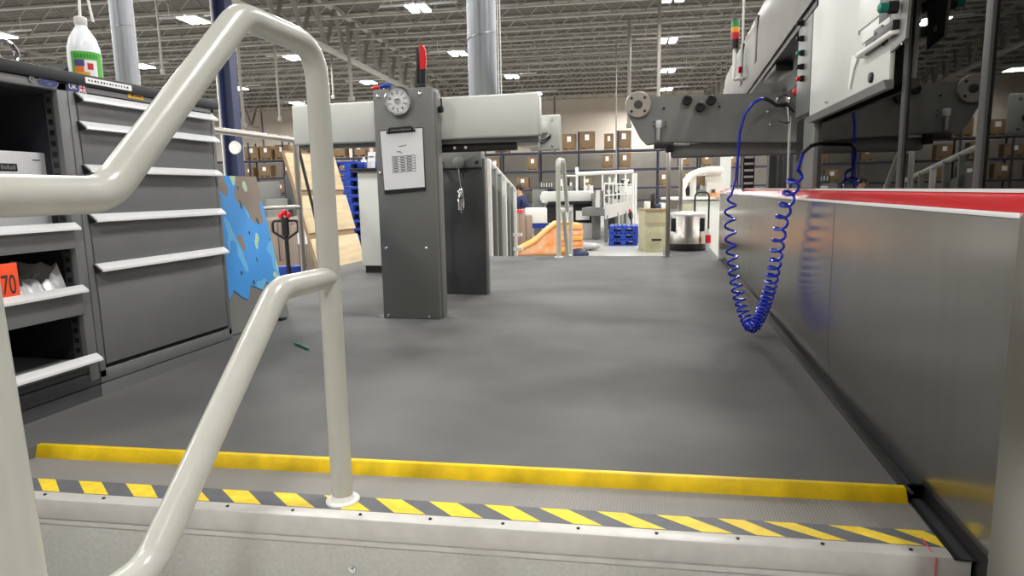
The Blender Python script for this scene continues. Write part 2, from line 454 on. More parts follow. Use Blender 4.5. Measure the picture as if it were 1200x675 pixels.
obj('yellow_edge_strip', MB().m('yellow').hexa([(-1.58, yl(-1.58)-.024, NZ-.004), (ye, yl(ye)-.024, NZ-.004), (ye, yl(ye), NZ), (-1.58, yl(-1.58), NZ),
    (-1.58, yl(-1.58)-.013, .002), (ye-.004, yl(ye)-.013, .002), (ye-.004, yl(ye), .002), (-1.58, yl(-1.58), .002)], .002), None, plat)
obj('landing_strip', MB().hexa([(-1.6, wl(-1.6), NZ-.05), (.545, wl(.545), NZ-.05), (.545, yl(.5)-.001, NZ-.05), (-1.6, yl(-1.58)-.001, NZ-.05),
    (-1.6, wl(-1.6), NZ), (.545, wl(.545), NZ), (.545, yl(.5)-.001, NZ), (-1.6, yl(-1.58)-.001, NZ)]), 'landing', plat)
# hazard tape: grey band with slanted yellow bars
tp = MB().m('tapegrey'); TD = .062; zt = NZ+.0012
tp.hexa([(-1.6, wl(-1.6)+.002, NZ-.001), (.52, wl(.52)+.002, NZ-.001), (.52, wl(.52)+TD, NZ-.001), (-1.6, wl(-1.6)+TD, NZ-.001),
         (-1.6, wl(-1.6)+.002, NZ+.0006), (.52, wl(.52)+.002, NZ+.0006), (.52, wl(.52)+TD, NZ+.0006), (-1.6, wl(-1.6)+TD, NZ+.0006)])
tp.m('tapeyellow')
bars = [((44, 65), (50, 70)), ((92, 119), (99, 127)), ((147, 177), (157, 185)), ((204, 232), (216, 246)), ((260, 291), (275, 306)), ((320, 347), (337, 369)), ((380, 411), (400, 434)),
        ((440, 471), (462, 499)), ((503, 536), (529, 566)), ((567, 601), (601, 634)), ((632, 666), (672, 706)), ((699, 733), (743, 781)), ((769, 806), (823, 860)),
        ((841, 872), (887, 920)), ((895, 931), (965, 993)), ((971, 1008), (1045, 1083)), ((1048, 1082), (1105, 1126))]
for (t0, t1), (b0, b1) in bars:
    q = []
    for px, off in ((b0, .003), (b1, .003), (t1, TD-.002), (t0, TD-.002)):
        # intersection of that photo column with the tape line
        yy = 600
        for _ in range(30):
            p = at(px, yy, z=zt); yy += (p.y-(wl(p.x)+off))*250
        q.append(p)
    tp.prism([(p.x, p.y, zt) for p in q], (0, 0, -.0008))
obj('hazard_tape', tp, None, plat)
ns = MB()
ns.hexa([(-1.6, wl(-1.6)-.036, NZ-.045), (.545, wl(.545)-.036, NZ-.045), (.545, wl(.545), NZ-.045), (-1.6, wl(-1.6), NZ-.045),
         (-1.6, wl(-1.6)-.036, NZ+.002), (.545, wl(.545)-.036, NZ+.002), (.545, wl(.545), NZ+.003), (-1.6, wl(-1.6), NZ+.003)], .004)
ns.hexa([(-1.6, wl(-1.6)-.03, NZ-.06), (.545, wl(.545)-.03, NZ-.06), (.545, wl(.545), NZ-.06), (-1.6, wl(-1.6), NZ-.06),
         (-1.6, wl(-1.6)-.03, NZ-.045), (.545, wl(.545)-.03, NZ-.045), (.545, wl(.545), NZ-.045), (-1.6, wl(-1.6), NZ-.045)])
nose = obj('aluminium_nosing', ns, 'alu', plat)
for i in range(14):
    x = -1.5+i*.15; sc = MB().cyl((x, wl(x)-.018, NZ+.002), (x, wl(x)-.018, NZ+.0045), .0035, 8)
    obj('screw', sc, 'blackmetal', nose)
fa = obj('front_fascia', MB().hexa([(-1.6, wl(-1.6)-.026, GZ), (.545, wl(.545)-.026, GZ), (.545, wl(.545), GZ), (-1.6, wl(-1.6), GZ),
         (-1.6, wl(-1.6)-.026, NZ-.058), (.545, wl(.545)-.026, NZ-.058), (.545, wl(.545), NZ-.058), (-1.6, wl(-1.6), NZ-.058)]), 'fascia', plat)
for x in (-.62, -.245, .2):
    sb = MB(); y = wl(x)-.026
    zz = NZ-.115
    sb.cyl((x, y, zz), (x, y-.003, zz), .008, 14); sb.cyl((x, y-.003, zz), (x, y-.007, zz), .0045, 6)
    obj('fascia_screw', sb, 'chrome', fa)
sk = MB()
sk.box((XL, 6.12, GZ), (.03, 6.18, -.05)); sk.box((XL, .5, GZ), (XL+.05, 6.2, -.05)); sk.box((XL, .52, GZ), (-1.6, .56, -.05)); sk.box((.03, 7.3, GZ), (.51, 7.36, -.05)); sk.box((-1.64, .5, GZ), (-1.6, 1.1, -.05))
obj('skirt', sk, 'machgrey', plat)
# steps below the platform
st = thing('access_steps', 'short metal steps leading up to the work platform', 'steps', (-.2, .6, GZ))
for i, (y0, y1, z) in enumerate(((.40, 1.02, -.27), (-.0, .42, -.5), (-.4, .02, -.73))):
    obj('tread', MB().box((-1.1, y0, z-.03), (.45, y1, z), .004), 'alu', st)
obj('stringer', MB().prism([(-1.1, 1.02, -.3), (-1.1, -.4, -.76), (-1.1, -.4, GZ), (-1.1, 1.02, GZ)], (.03, 0, 0)).prism([(.42, 1.02, -.3), (.42, -.4, -.76), (.42, -.4, GZ), (.42, 1.02, GZ)], (.03, 0, 0)), 'machgrey', st)

# ------------------------------------------------------------------ cream handrail in front
def handrail():
    X = -.667; r = .0225; y1 = 1.222; y2 = .523
    t = thing('handrail', 'cream painted bent tube handrail standing on the hazard tape', 'handrail', (X, y1, NZ))
    path = fillet([(X, y1, NZ), (X+.001, y1, .918), (X, .985, .920), (X, .683, .636), (X, .2, .636)], .075, 9)
    obj('top_tube', MB().tube(path, r, 24), 'rail', t)
    path = fillet([(X, y1, .462), (X, 1.035, .466), (X, .685, .138), (X, y2, .138)], .075, 9)
    obj('middle_rail', MB().tube(path, r*.98, 24), 'rail', t)
    obj('lower_post', MB().tube([(X, y2-.017, .636), (X, y2+.006, -.268)], r, 24), 'rail', t)
    obj('base_flange', MB().lathe([(.036, 0), (.036, .004), (.034, .006), (.026, .006), (.0245, .012), (.0235, .016)], (X, y1, NZ+.001), seg=32), 'white', t, label='white round base flange')
    obj('lower_flange', MB().lathe([(.044, 0), (.044, .007), (.026, .007), (.0235, .014)], (X, y2+.006, -.2695), seg=24), 'white', t)
handrail()

# ------------------------------------------------------------------ tool cabinets
CX = -1.755; CB = -2.45
def cabinet_right():
    t = thing('drawer_cabinet', 'dark grey drawer cabinet with five bright drawer pulls under the black worktop', 'cabinet', (-2.1, 2.03, 0))
    y0, y1 = 1.697, 2.366
    b = MB()
    b.box((CB, y0, .06), (CX-.05, y1, .979), .003)
    b.box((CX-.05, y0, .06), (CX, y0+.024, .979), .002); b.box((CX-.05, y1-.02, .06), (CX, y1, .979), .002)
    b.box((CX-.05, y0, .962), (CX, y1, .979), .002)
    body = obj('body', b, 'cab', t)
    p = MB(); p.box((CB, y0, 0), (CX-.002, y1, .04)); p.box((CB, y0, .043), (CX, y1, .085), .002)
    obj('plinth', p, 'cab', t)
    ls = [(.858, .953), (.728, .868), (.575, .736), (.418, .582), (.094, .424)]
    for zb, zt_ in ls:
        d = MB(); d.box((CX-.05, y0+.028, zb+.006), (CX+.001, y1-.024, zt_-.012), .002)
        dr = obj('drawer', d, 'cab', t)
        prof = [(-.002, zt_+.004), (.004, zt_+.004), (.028, zt_-.014), (.029, zt_-.021), (.020, zt_-.023), (-.002, zt_-.010)]
        ya, yb = y0+.026, y1-.012
        h = MB().prism([(CX+a, ya, z) for a, z in prof], (0, yb-ya, 0))
        hd = obj('pull', h, 'handle', dr, label='bright aluminium drawer pull')
        obj('pull_end', MB().prism([(CX-.001, ya-.008, zt_+.002), (CX+.002, ya-.008, zt_+.002), (CX+.027, ya-.002, zt_-.021), (CX-.001, ya-.002, zt_-.026)], (0, .0075, 0)), 'black', hd)
    # stickers on the top rail
    n = Vector((1, 0, 0)); R_, Up = Vector((0, 1, 0)), Vector((0, 0, 1))
    def patch(name, px0, py0, px1, py1, build):
        a, c_ = at(px0, py0, x=CX), at(px1, py1, x=CX)
        build((a+c_)/2+Vector((.0012, 0, 0)), abs(c_.y-a.y), abs(a.z-c_.z))
    def flag(c0, w_, h_):
        h_ = max(h_, .026)
        m_ = MB().m('bluesticker').box((CX, c0.y-w_/2, c0.z-h_/2), (CX+.0012, c0.y+w_/2, c0.z+h_/2))
        fc = c0+Vector((0, w_*.28, 0)); fw = w_*.4
        m_.m('white').text('UK', h_*.8, c0+Vector((.0003, -w_*.22, 0)), R_, Up)
        for s_ in (-1, 1):
            m_.m('white').obox(fc+Vector((.0002, -fw/2, -s_*h_/2-.002)), (.0006, 0, 0), (0, fw, s_*h_), (0, 0, .004))
        m_.m('white').box((CX+.001, fc.y-fw/2, fc.z-.004), (CX+.002, fc.y+fw/2, fc.z+.004)); m_.box((CX+.001, fc.y-.004, fc.z-h_/2), (CX+.002, fc.y+.004, fc.z+h_/2))
        m_.m('flag_red').box((CX+.001, fc.y-fw/2, fc.z-.002), (CX+.0024, fc.y+fw/2, fc.z+.002)); m_.box((CX+.001, fc.y-.002, fc.z-h_/2), (CX+.0024, fc.y+.002, fc.z+h_/2))
        obj('flag_sticker', m_, None, body, label='blue sticker with UK letters and flag')
    patch('flag', 78, 97, 101, 108, flag)
    def yel(c0, w_, h_):
        m_ = MB().m('stickeryellow').box((CX, c0.y-w_/2, c0.z-.012), (CX+.0012, c0.y+w_/2, c0.z+.012))
        m_.m('ink').prism([(CX+.001, c0.y-w_*.3, c0.z-.006), (CX+.001, c0.y-w_*.12, c0.z-.006), (CX+.001, c0.y-w_*.2, c0.z+.007)], (.0006, 0, 0))
        for k in range(2): m_.box((CX+.001, c0.y-w_*.06, c0.z-.005+k*.006), (CX+.0018, c0.y+w_*.38, c0.z-.002+k*.006))
        obj('yellow_sticker', m_, None, body, label='small yellow warning sticker')
    patch('yel', 149, 106, 168, 117, yel)
    for px, py in ((223, 122), (231, 123), (240, 124)):
        q = at(px, py, x=CX); obj('round_sticker', MB().cyl(q, q+Vector((.0015, 0, 0)), .009, 16), 'black', body)
cabinet_right()
def cabinet_left():
    t = thing('shelf_cabinet', 'dark grey open cabinet with pull-out shelves at the left edge', 'cabinet', (-2.1, 1.34, 0))
    y0, y1 = .99, 1.695
    b = MB()
    b.box((CB, y0, .06), (CB+.02, y1, .979)); b.box((CB, y0, .06), (CX, y0+.022, .979), .002); b.box((CB, y1-.022, .06), (CX-.001, y1, .979), .002)
    b.box((CB, y0, .955), (CX, y1, .979), .002)
    body = obj('body', b, 'cab', t)
    obj('stile', MB().box((CX-.02, y1-.036, .06), (CX, y1-.001, .979), .002), 'cab', t)
    slots = MB().m('cabdark').box((CX-.055, y1-.032, .1), (CX-.022, y1-.021, .955)).m('black')
    for k in range(26): z = .12+k*.032; slots.box((CX-.046, y1-.0335, z), (CX-.031, y1-.03, z+.016))
    obj('slotted_strip', slots, None, t)
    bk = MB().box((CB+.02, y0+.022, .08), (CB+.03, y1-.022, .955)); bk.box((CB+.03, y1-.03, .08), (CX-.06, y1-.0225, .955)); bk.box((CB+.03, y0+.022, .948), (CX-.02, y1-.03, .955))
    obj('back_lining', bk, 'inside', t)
    p = MB(); p.box((CB, y0, 0), (CX-.004, y1, .04)); p.box((CB, y0, .043), (CX-.002, y1, .085), .002); p.box((CB, y0, .088), (CX-.003, y1, .125), .002)
    obj('plinth', p, 'cabdark', t)
    for zt_, fh, out in ((.560, .062, .004), (.367, .075, .006), (.150, .018, .03)):
        s_ = MB(); s_.box((CB+.05, y0+.03, zt_-.03), (CX+out-.004, y1-.038, zt_-.02)); s_.box((CX+out-.02, y0+.03, zt_-.014-fh), (CX+out, y1-.036, zt_-.012), .002)
        sh = obj('pull_out_shelf', s_, 'cab', t)
        prof = [(-.006, zt_+.003), (.0, zt_+.003), (.020, zt_-.012), (.021, zt_-.019), (.012, zt_-.02), (-.006, zt_-.014)]
        h = MB().prism([(CX+out+a, y0+.03, z) for a, z in prof], (0, y1-.03-(y0+.03), 0))
        obj('pull', h, 'handle', sh, label='bright aluminium shelf pull')
    # blue oval badge and round lock
    q = at(56, 97, x=CX); m_ = MB()
    m_.m('chrome').prism([(CX+.0004, q.y+.034*math.cos(a), q.z+.0135*math.sin(a)) for a in [k*math.pi/16 for k in range(32)]], (.001, 0, 0))
    m_.m('bluesticker').prism([(CX+.001, q.y+.032*math.cos(a), q.z+.0115*math.sin(a)) for a in [k*math.pi/16 for k in range(32)]], (.0012, 0, 0))
    m_.m('castgrey')
    for k_, (o_, w_) in enumerate(((-.014, .014), (.003, .008), (-.004, .018))): m_.box((CX+.0021, q.y+o_, q.z+.003-k_*.004), (CX+.0026, q.y+o_+w_, q.z+.005-k_*.004))
    obj('oval_badge', m_, None, body, label='dark blue oval badge')
    q = at(36, 92.5, x=CX); m_ = MB().m('chrome').cyl(q, q+Vector((.004, 0, 0)), .009, 18).m('black').box(q+Vector((.0041, -.0015, -.004)), q+Vector((.0046, .0015, .004)))
    obj('lock', m_, None, body)
cabinet_left()
wt = obj('worktop', MB().box((CB-.01, .96, .981), (CX+.008, 2.392, 1.016), .004), 'worktop')
tag(wt, 'thick black worktop lying over both grey cabinets', 'worktop')
a_, b__ = at(100, 93, x=CX+.009), at(154, 102, x=CX+.009)
ls_ = MB().m('paper').box((CX+.0075, a_.y, .990), (CX+.0095, b__.y, 1.008)).m('ink')
for k in range(14): yy = a_.y+.01+k*(b__.y-a_.y-.02)/14; ls_.box((CX+.009, yy, .996), (CX+.0099, yy+.008*(.5+.5*random.random()), 1.002))
obj('label_strip', ls_, None, wt, label='white printed label strip')
# wash bottle
def bottle():
    p = at(101, 85, x=-1.83); p = Vector((p.x, p.y, 1.0165))
    t = thing('wash_bottle', 'white squeeze bottle with green label on the black worktop', 'bottle', p)
    obj('bottle_body', MB().lathe([(.042, 0), (.047, .006), (.048, .07), (.046, .1), (.038, .128), (.025, .152), (.017, .165), (.016, .172)], p, seg=28), 'bottle', t)
    obj('cap', MB().lathe([(.017, .17), (.0185, .172), (.0185, .194), (.012, .197)], p, seg=20), 'white', t)
    sp = fillet([p+Vector((0, 0, .195)), p+Vector((.0, .004, .25)), p+Vector((0, .015, .31)), p+Vector((0, .03, .31)), p+Vector((0, .05, .192))], .03, 6)
    obj('spout_tube', MB().tube(sp, .0042, 10), 'white', t)
    lb = MB()
    def wrap(k, a0, a1, z0, z1, r):
        lb.m(k); n = 10
        A = [p+Vector((r*math.cos(a), r*math.sin(a), 0)) for a in [a0+(a1-a0)*i/n for i in range(n+1)]]
        for i in range(n):
            q = [A[i]+Vector((0, 0, z0)), A[i+1]+Vector((0, 0, z0)), A[i+1]+Vector((0, 0, z1)), A[i]+Vector((0, 0, z1))]
            lb._f([lb.bm.verts.new(c_) for c_ in q])
    ph = -.68
    wrap('green', ph-.95, ph+1.15, .004, .082, .0486)
    wrap('paper', ph-.75, ph+.6, .006, .056, .0489)
    wrap('purple', ph-.75, ph-.15, .036, .056, .0492); wrap('orangelabel', ph-.75, ph-.2, .018, .036, .0492); wrap('stickeryellow', ph-.75, ph+.1, .006, .018, .0492)
    wrap('flag_red', ph+.0, ph+.35, .026, .046, .0492)
    for k in range(8): wrap('greenlamp', ph-.7+k*.18, ph-.6+k*.18, .062, .074, .0489)
    obj('printed_label', lb, None, t, label='green, white and yellow printed label')
bottle()
p = at(74, 80, x=-1.9)
tr_ = MB(); y0 = p.y-.03
tr_.prism([(-2.02, y0-.02, 1.0165), (-2.02, y0+.16, 1.0165), (-2.02, y0+.12, 1.075), (-2.02, y0+.06, 1.075)], (.13, 0, 0), .002)
tag(obj('desk_wedge', tr_, 'black'), 'black wedge shaped box behind the squeeze bottle', 'box')
p = at(8, 64, x=-1.86)
cp = thing('pull_ring', 'chrome round fittings lying at the left end of the worktop', 'fitting', (p.x, p.y, 1.0165))
obj('ring', MB().tube([Vector((p.x, p.y+.032*math.cos(a), 1.0165+.040+.032*math.sin(a))) for a in [k*math.pi/10 for k in range(20)]], .008, 8, closed=True), 'chrome', cp)
obj('clamp', MB().box((p.x-.02, p.y-.03, 1.0165), (p.x+.02, p.y+.065, 1.036), .008), 'chrome', cp)
# contents of the open cabinet
q0 = at(58, 180, x=CX-.08)
wb = MB().m('boxwhite').box((CX-.33, 1.05, .549), (CX-.08, q0.y, .775), .004)
lq = at(9.5, 196, x=CX-.079)
wb.m('black').box((CX-.081, lq.y-.028, lq.z-.011), (CX-.0785, lq.y+.028, lq.z+.011), .001).m('castgrey')
for k_ in range(5): wb.box((CX-.0786, lq.y-.022+k_*.0092, lq.z-.006), (CX-.0780, lq.y-.022+k_*.0092+.0066, lq.z+.006-.003*(k_ % 2)))
wb.m('ink').box((CX-.0805, q0.y-.06, .75), (CX-.0794, q0.y-.035, .753))
tag(obj('carton_box', wb, None), 'white carton with a black name plate in the open cabinet', 'box')
q1 = at(24, 345, x=CX+.004)
oc = MB().m('orange').box((CX+.003, q1.y-.075, .358), (CX+.0045, q1.y, .462), .0004)
oc.m('ink').text('70', .078, (CX+.005, q1.y-.030, .40), (0, 1, 0), (0, 0, 1), sx=.55)
tag(obj('number_card', oc, None), 'orange card with the number 70 on the middle shelf', 'card')
def crumple(name, x0, x1, y0, y1, z0, amp, label):
    mb = MB(); nx, ny = 10, 16; rnd = random.Random(4); g_ = []
    for i in range(nx+1):
        for j in range(ny+1):
            e = min(i, nx-i, j, ny-j)
            g_.append(mb.bm.verts.new((x0+(x1-x0)*i/nx+rnd.uniform(-.006, .006), y0+(y1-y0)*j/ny+rnd.uniform(-.006, .006), z0+(0 if e == 0 else amp*(.35+.4*rnd.random()+.75*(max(0, j/ny-.72)/.28))))))
    for i in range(nx):
        for j in range(ny): mb._f([g_[i*(ny+1)+j], g_[(i+1)*(ny+1)+j], g_[(i+1)*(ny+1)+j+1], g_[i*(ny+1)+j+1]])
    mb._f([g_[i*(ny+1)] for i in range(nx+1)]+[g_[nx*(ny+1)+j] for j in range(1, ny+1)]+[g_[i*(ny+1)+ny] for i in range(nx-1, -1, -1)]+[g_[j] for j in range(ny-1, 0, -1)])
    return tag(obj(name, mb, 'bag'), label, 'bag')
crumple('plastic_bag', CX-.3, CX-.03, q1.y+.015, 1.65, .349, .075, 'crumpled grey plastic bag on the middle shelf beside the orange card')

# ------------------------------------------------------------------ post with the dial
PY = 3.06
pL, pR = at(437, 105, y=PY), at(507, 105, y=PY)
PX0, PX1, PZ = -1.378, -1.072, 1.132
post = thing('feeder_post', 'grey upright machine post with round dial and clipboard', 'post', (-1.22, PY+.08, 0))
obj('post_body', MB().box((PX0, PY, 0), (PX1, PY+.10, PZ), .006), 'machgrey', post)
obj('side_flange', MB().box((PX1-.004, PY+.03, 0), (PX1+.006, PY+.10, PZ-.02), .002), 'machgrey', post)
obj('floor_slot', MB().box((PX0-.05, PY+.02, 0), (PX0, PY+.2, .0015)), 'black', post)
for px, py in ((443, 113), (492, 110), (446, 203), (452, 291), (499, 291), (455, 373), (503, 373)):
    q = at(px, py, y=PY); obj('bolt', MB().lathe([(.009, 0), (.009, .003), (.005, .006)], (q.x, PY, max(q.z, .012)), (0, -1, 0), 12), 'chrome', post)
q = at(508, 128, y=PY+.04); obj('toggle_lever', MB().cyl((PX1+.01, PY+.06, q.z), (PX1+.03, PY+.06, q.z), .016, 12).cyl((PX1+.028, PY+.05, q.z), (PX1+.03, PY+.04, q.z+.05), .004, 8), 'black', post)
dq = at(467.5, 119, y=PY)
dl = obj('dial', MB().lathe([(.068, 0), (.071, .012), (.068, .024), (.062, .026), (.058, .02), (.058, .012)], (dq.x, PY, dq.z), (0, -1, 0), 40), 'chrome', post, label='chrome rimmed round dial')
fc = MB().m('paper').lathe([(.06, .017), (.06, .0185)], (dq.x, PY, dq.z), (0, -1, 0), 40).m('ink')
for k in range(10):
    a = math.pi/2-k*2*math.pi/10; o = Vector((dq.x+.041*math.cos(a), PY-.0195, dq.z+.041*math.sin(a)))
    fc.text(str(k), .026, o, (math.sin(a), 0, -math.cos(a)), (math.cos(a), 0, math.sin(a)))
for k in range(40):
    a = k*math.pi/20; c0 = Vector((dq.x+.054*math.cos(a), PY-.0188, dq.z+.054*math.sin(a))); d_ = Vector((math.cos(a), 0, math.sin(a)))*.005
    fc.tube([c0-d_, c0+d_], .0008, 4)
obj('dial_face', fc, None, dl)
obj('dial_hub', MB().m('chrome').lathe([(.016, .018), (.014, .026), (.004, .028)], (dq.x, PY, dq.z), (0, -1, 0), 20), None, dl)
# clipboard
def clipboard():
    A, Bq, C_, D_ = [at(px, py, y=PY-.004) for px, py in ((445.5, 154), (495, 150), (498, 219), (451, 223))]
    t = thing('clipboard', 'black clipboard with a printed white sheet hanging on the grey post', 'clipboard', ((A.x+Bq.x)/2, PY-.005, C_.z))
    n = Vector((0, -1, 0))
    def q4(a, b, c_, d_, off, th, k, name, par, lb=None):
        o = [v+n*off for v in (a, b, c_, d_)]
        return obj(name, MB().prism(o, n*th), k, par, label=lb)
    board = q4(A+Vector((-.004, 0, .004)), Bq+Vector((.002, 0, .004)), C_+Vector((.004, 0, -.018)), D_+Vector((-.002, 0, -.02)), -.003, .004, 'black', 'board', t)
    def P(u, v): return A.lerp(Bq, u).lerp(D_.lerp(C_, u), v)
    paper = q4(A, Bq, C_, D_, .0015, .001, 'paper', 'sheet', t, 'white printed sheet')
    ik = MB()
    for k in range(7):
        v = .44+k*.045
        ik.prism([P(.24, v)+n*.0025, P(.80, v)+n*.0025, P(.80, v+.008)+n*.0025, P(.24, v+.008)+n*.0025], n*.0004)
        if k < 6:
            for g_ in range(3): ik.prism([P(.27+g_*.17, v+.018)+n*.0025, P(.27+g_*.17+.11, v+.018)+n*.0025, P(.27+g_*.17+.11, v+.032)+n*.0025, P(.27+g_*.17, v+.032)+n*.0025], n*.0004)
    for u in (.24, .60, .79): ik.prism([P(u, .44)+n*.0025, P(u+.008, .44)+n*.0025, P(u+.008, .715)+n*.0025, P(u, .715)+n*.0025], n*.0004)
    for (u, v, w_) in ((.42, .27, .12), (.55, .26, .05), (.36, .36, .1), (.44, .38, .06)): ik.prism([P(u, v)+n*.0025, P(u+w_, v)+n*.0025, P(u+w_, v+.012)+n*.0025, P(u, v+.012)+n*.0025], n*.0004)
    obj('print', ik, 'ink', paper)
    c_ = P(.5, .01)
    r_ = (Bq-A).normalized()
    cm = MB().tube(fillet([c_-r_*.06+Vector((0, -.006, -.012)), c_-r_*.06+Vector((0, -.01, .012)), c_+r_*.06+Vector((0, -.01, .012)), c_+r_*.06+Vector((0, -.006, -.012))], .008, 4), .0045, 8)
    cm.obox(c_-r_*.075+Vector((0, -.009, -.012)), r_*.15, (0, .006, 0), (0, 0, .012), .002)
    obj('clip', cm, 'blackmetal', t)
clipboard()
# red knife in a black holder, pliers grips
p = at(494, 100, y=PY+.07); p.z = PZ
kh = thing('knife_holder', 'black holder standing on top of the grey post', 'holder', p)
obj('foot', MB().box(p+Vector((-.025, -.03, 0)), p+Vector((.03, .03, .022)), .004), 'black', kh)
obj('sleeve', MB().box(p+Vector((-.02, -.012, .02)), p+Vector((-.006, .012, .2)), .003), 'black', kh)
kn = thing('utility_knife', 'red utility knife standing in the black holder on the post', 'knife', p+Vector((.006, 0, .023)))
obj('grip', MB().prism([p+Vector((x, -.011, z)) for x, z in ((-.004, .09), (.024, .09), (.03, .13), (.028, .185), (.014, .212), (-.002, .205), (-.004, .15))], (0, .02, 0), .004), 'redplastic', kn)
obj('blade_case', MB().prism([p+Vector((x, -.008, z)) for x, z in ((-.002, .024), (.022, .024), (.026, .1), (-.002, .1))], (0, .016, 0), .002), 'blackmetal', kn)
p = at(447, 100, y=PY+.03); p.z = PZ
pl = thing('pliers', 'small pliers with blue and red grips lying on the post top', 'pliers', p)
obj('blue_grip', MB().tube([p+Vector((.0, -.01, .014)), p+Vector((.03, -.012, .022)), p+Vector((.055, -.014, .018))], .011, 10), 'blueplastic', pl, label='blue grip')
obj('red_grip', MB().tube([p+Vector((-.005, .0, .014)), p+Vector((-.03, .0, .016)), p+Vector((-.05, .004, .010))], .009, 10), 'redplastic', pl, label='red grip')
obj('jaw', MB().box(p+Vector((-.012, -.008, .001)), p+Vector((.012, .008, .014)), .003), 'chrome', pl)

# light grey overhead beam
BY = 3.175
bl, br_ = at(341, 122, y=BY), at(630, 117, y=BY)
bm_ = thing('feeder_beam', 'light grey boxed beam carried by the grey post', 'beam', ((bl.x+br_.x)/2, BY+.15, .9))
BZ0, BZ1 = .893, 1.098
obj('beam_cover', MB().box((bl.x, BY, BZ0), (br_.x, BY+.075, BZ1), .010, 3), 'machwhite', bm_)
obj('end_strip', MB().box((br_.x-.002, BY+.012, BZ0+.01), (br_.x+.006, BY+.07, BZ1-.015), .003), 'machwhite', bm_)
obj('lower_rail', MB().box((bl.x+.01, BY+.03, BZ0-.022), (br_.x-.005, BY+.075, BZ0), .003), 'machgrey', bm_)
un = MB().box((-1.36, BY+.05, BZ0-.06), (br_.x-.12, BY+.09, BZ0-.02), .003)
uo = obj('under_channel', un, 'black', bm_)
for px in (520, 533, 546): q = at(px, 172, y=BY+.05); obj('bolt', MB().lathe([(.011, 0), (.008, .006)], (q.x, BY+.05, BZ0-.04), (0, -1, 0), 10), 'chrome', uo)
obj('support_bracket', MB().prism([(br_.x-.2, BY+.06, BZ0-.02), (br_.x-.01, BY+.06, BZ0-.02), (br_.x-.01, BY+.06, BZ0-.05), (br_.x-.06, BY+.06, BZ0-.055)], (0, .04, 0), .003), 'alu', bm_)
# bolted bridge between post and beam
obj('mount_block', MB().box((PX0+.02, PY+.101, BZ0+.02), (PX1-.02, BY+.001, BZ1-.02)), 'darkcol', bm_)
# rear plate with connectors
RPY = 3.72
a, b2 = at(630, 135, y=RPY), at(657, 176, y=RPY)
rp = thing('connector_plate', 'light grey rounded plate with cable connectors behind the beam end', 'plate', ((a.x+b2.x)/2, RPY, b2.z))
obj('plate', MB().box((br_.x-.15, RPY, b2.z), (b2.x, RPY+.025, a.z), .011, 3), 'machwhite', rp)
obj('plate_arm', MB().box((br_.x-.15, BY+.06, b2.z+.05), (br_.x-.08, RPY+.005, a.z-.05)), 'machwhite', rp)
q = at(637, 150, y=RPY)
obj('connector', MB().m('white').box((q.x-.01, RPY-.04, q.z-.03), (q.x+.025, RPY, q.z+.03), .004).m('darkcol').cyl((q.x-.022, RPY-.001, q.z+.02), (q.x-.022, RPY-.03, q.z+.02), .018, 14), None, rp)
cb = MB()
for k in range(2):
    q = at(631, 163+k*3, y=RPY-.02); q2_ = at(645, 157+k*2, y=RPY-.02)
    cb.tube(fillet([q, q+Vector((.03, -.01, -.012)), q2_+Vector((0, 0, -.01)), q2_], .02, 4), .004, 6)
obj('cable', cb, 'black', rp)
for px, py in ((647, 140), (647, 171)): q = at(px, py, y=RPY); obj('bolt', MB().lathe([(.009, 0), (.006, .004)], q, (0, -1, 0), 10), 'chrome', rp)

# rear dark column with chain and weight
RY = 3.85
rc = thing('rear_column', 'dark grey column with a pulley and hanging weight behind the post', 'column', (-1.18, RY+.1, 0))
obj('column_body', MB().box((-1.322, RY, 0), (-1.045, RY+.07, .83), .006), 'darkcol', rc)
obj('edge_strip', MB().box((-1.048, RY+.01, 0), (-1.036, RY+.07, .83), .002), 'machgrey', rc)
obj('head_plate', MB().box((-1.335, RY-.02, .775), (-1.05, RY+.07, .871), .004), 'machgrey', rc)
q = at(538, 191, y=RY-.02)
obj('pulley', MB().lathe([(.032, 0), (.036, .004), (.03, .012), (.036, .02), (.03, .024)], (q.x, RY-.02, q.z), (0, -1, 0), 24), 'machgrey', rc)
for dx in (-.11, .11): obj('bolt', MB().lathe([(.012, 0), (.012, .004), (.006, .008)], (q.x+dx, RY-.02, q.z+.002), (0, -1, 0), 12), 'black', rc)
qb = at(540, 222, y=RY-.04); qc = at(540, 250, y=RY-.04)
obj('chain', MB().cyl((q.x, RY-.034, q.z-.03), (qb.x, RY-.034, qb.z), .004, 8).cyl((q.x+.01, RY-.03, q.z), (q.x+.1, RY-.03, q.z+.035), .003, 6), 'chrome', rc)
obj('weight', MB().lathe([(.006, 0), (.012, .01), (.022, .02), (.022, .13), (.015, .14), (.006, .16)], (qb.x, RY-.036, qc.z), (0, 0, 1), 16), 'chrome', rc)
q = at(514, 300, y=RY-.1)
obj('guide_rod', MB().cyl((-1.30, RY-.09, .0), (-1.30, RY-.09, .8), .011, 10), 'alu', rc)
obj('rod_shoe', MB().box((-1.325, RY-.115, .0), (-1.275, RY-.065, .19), .004), 'black', rc)
obj('rod_clip', MB().box((-1.31, RY-.09, .775), (-1.29, RY-.01, .79)), 'machgrey', rc)

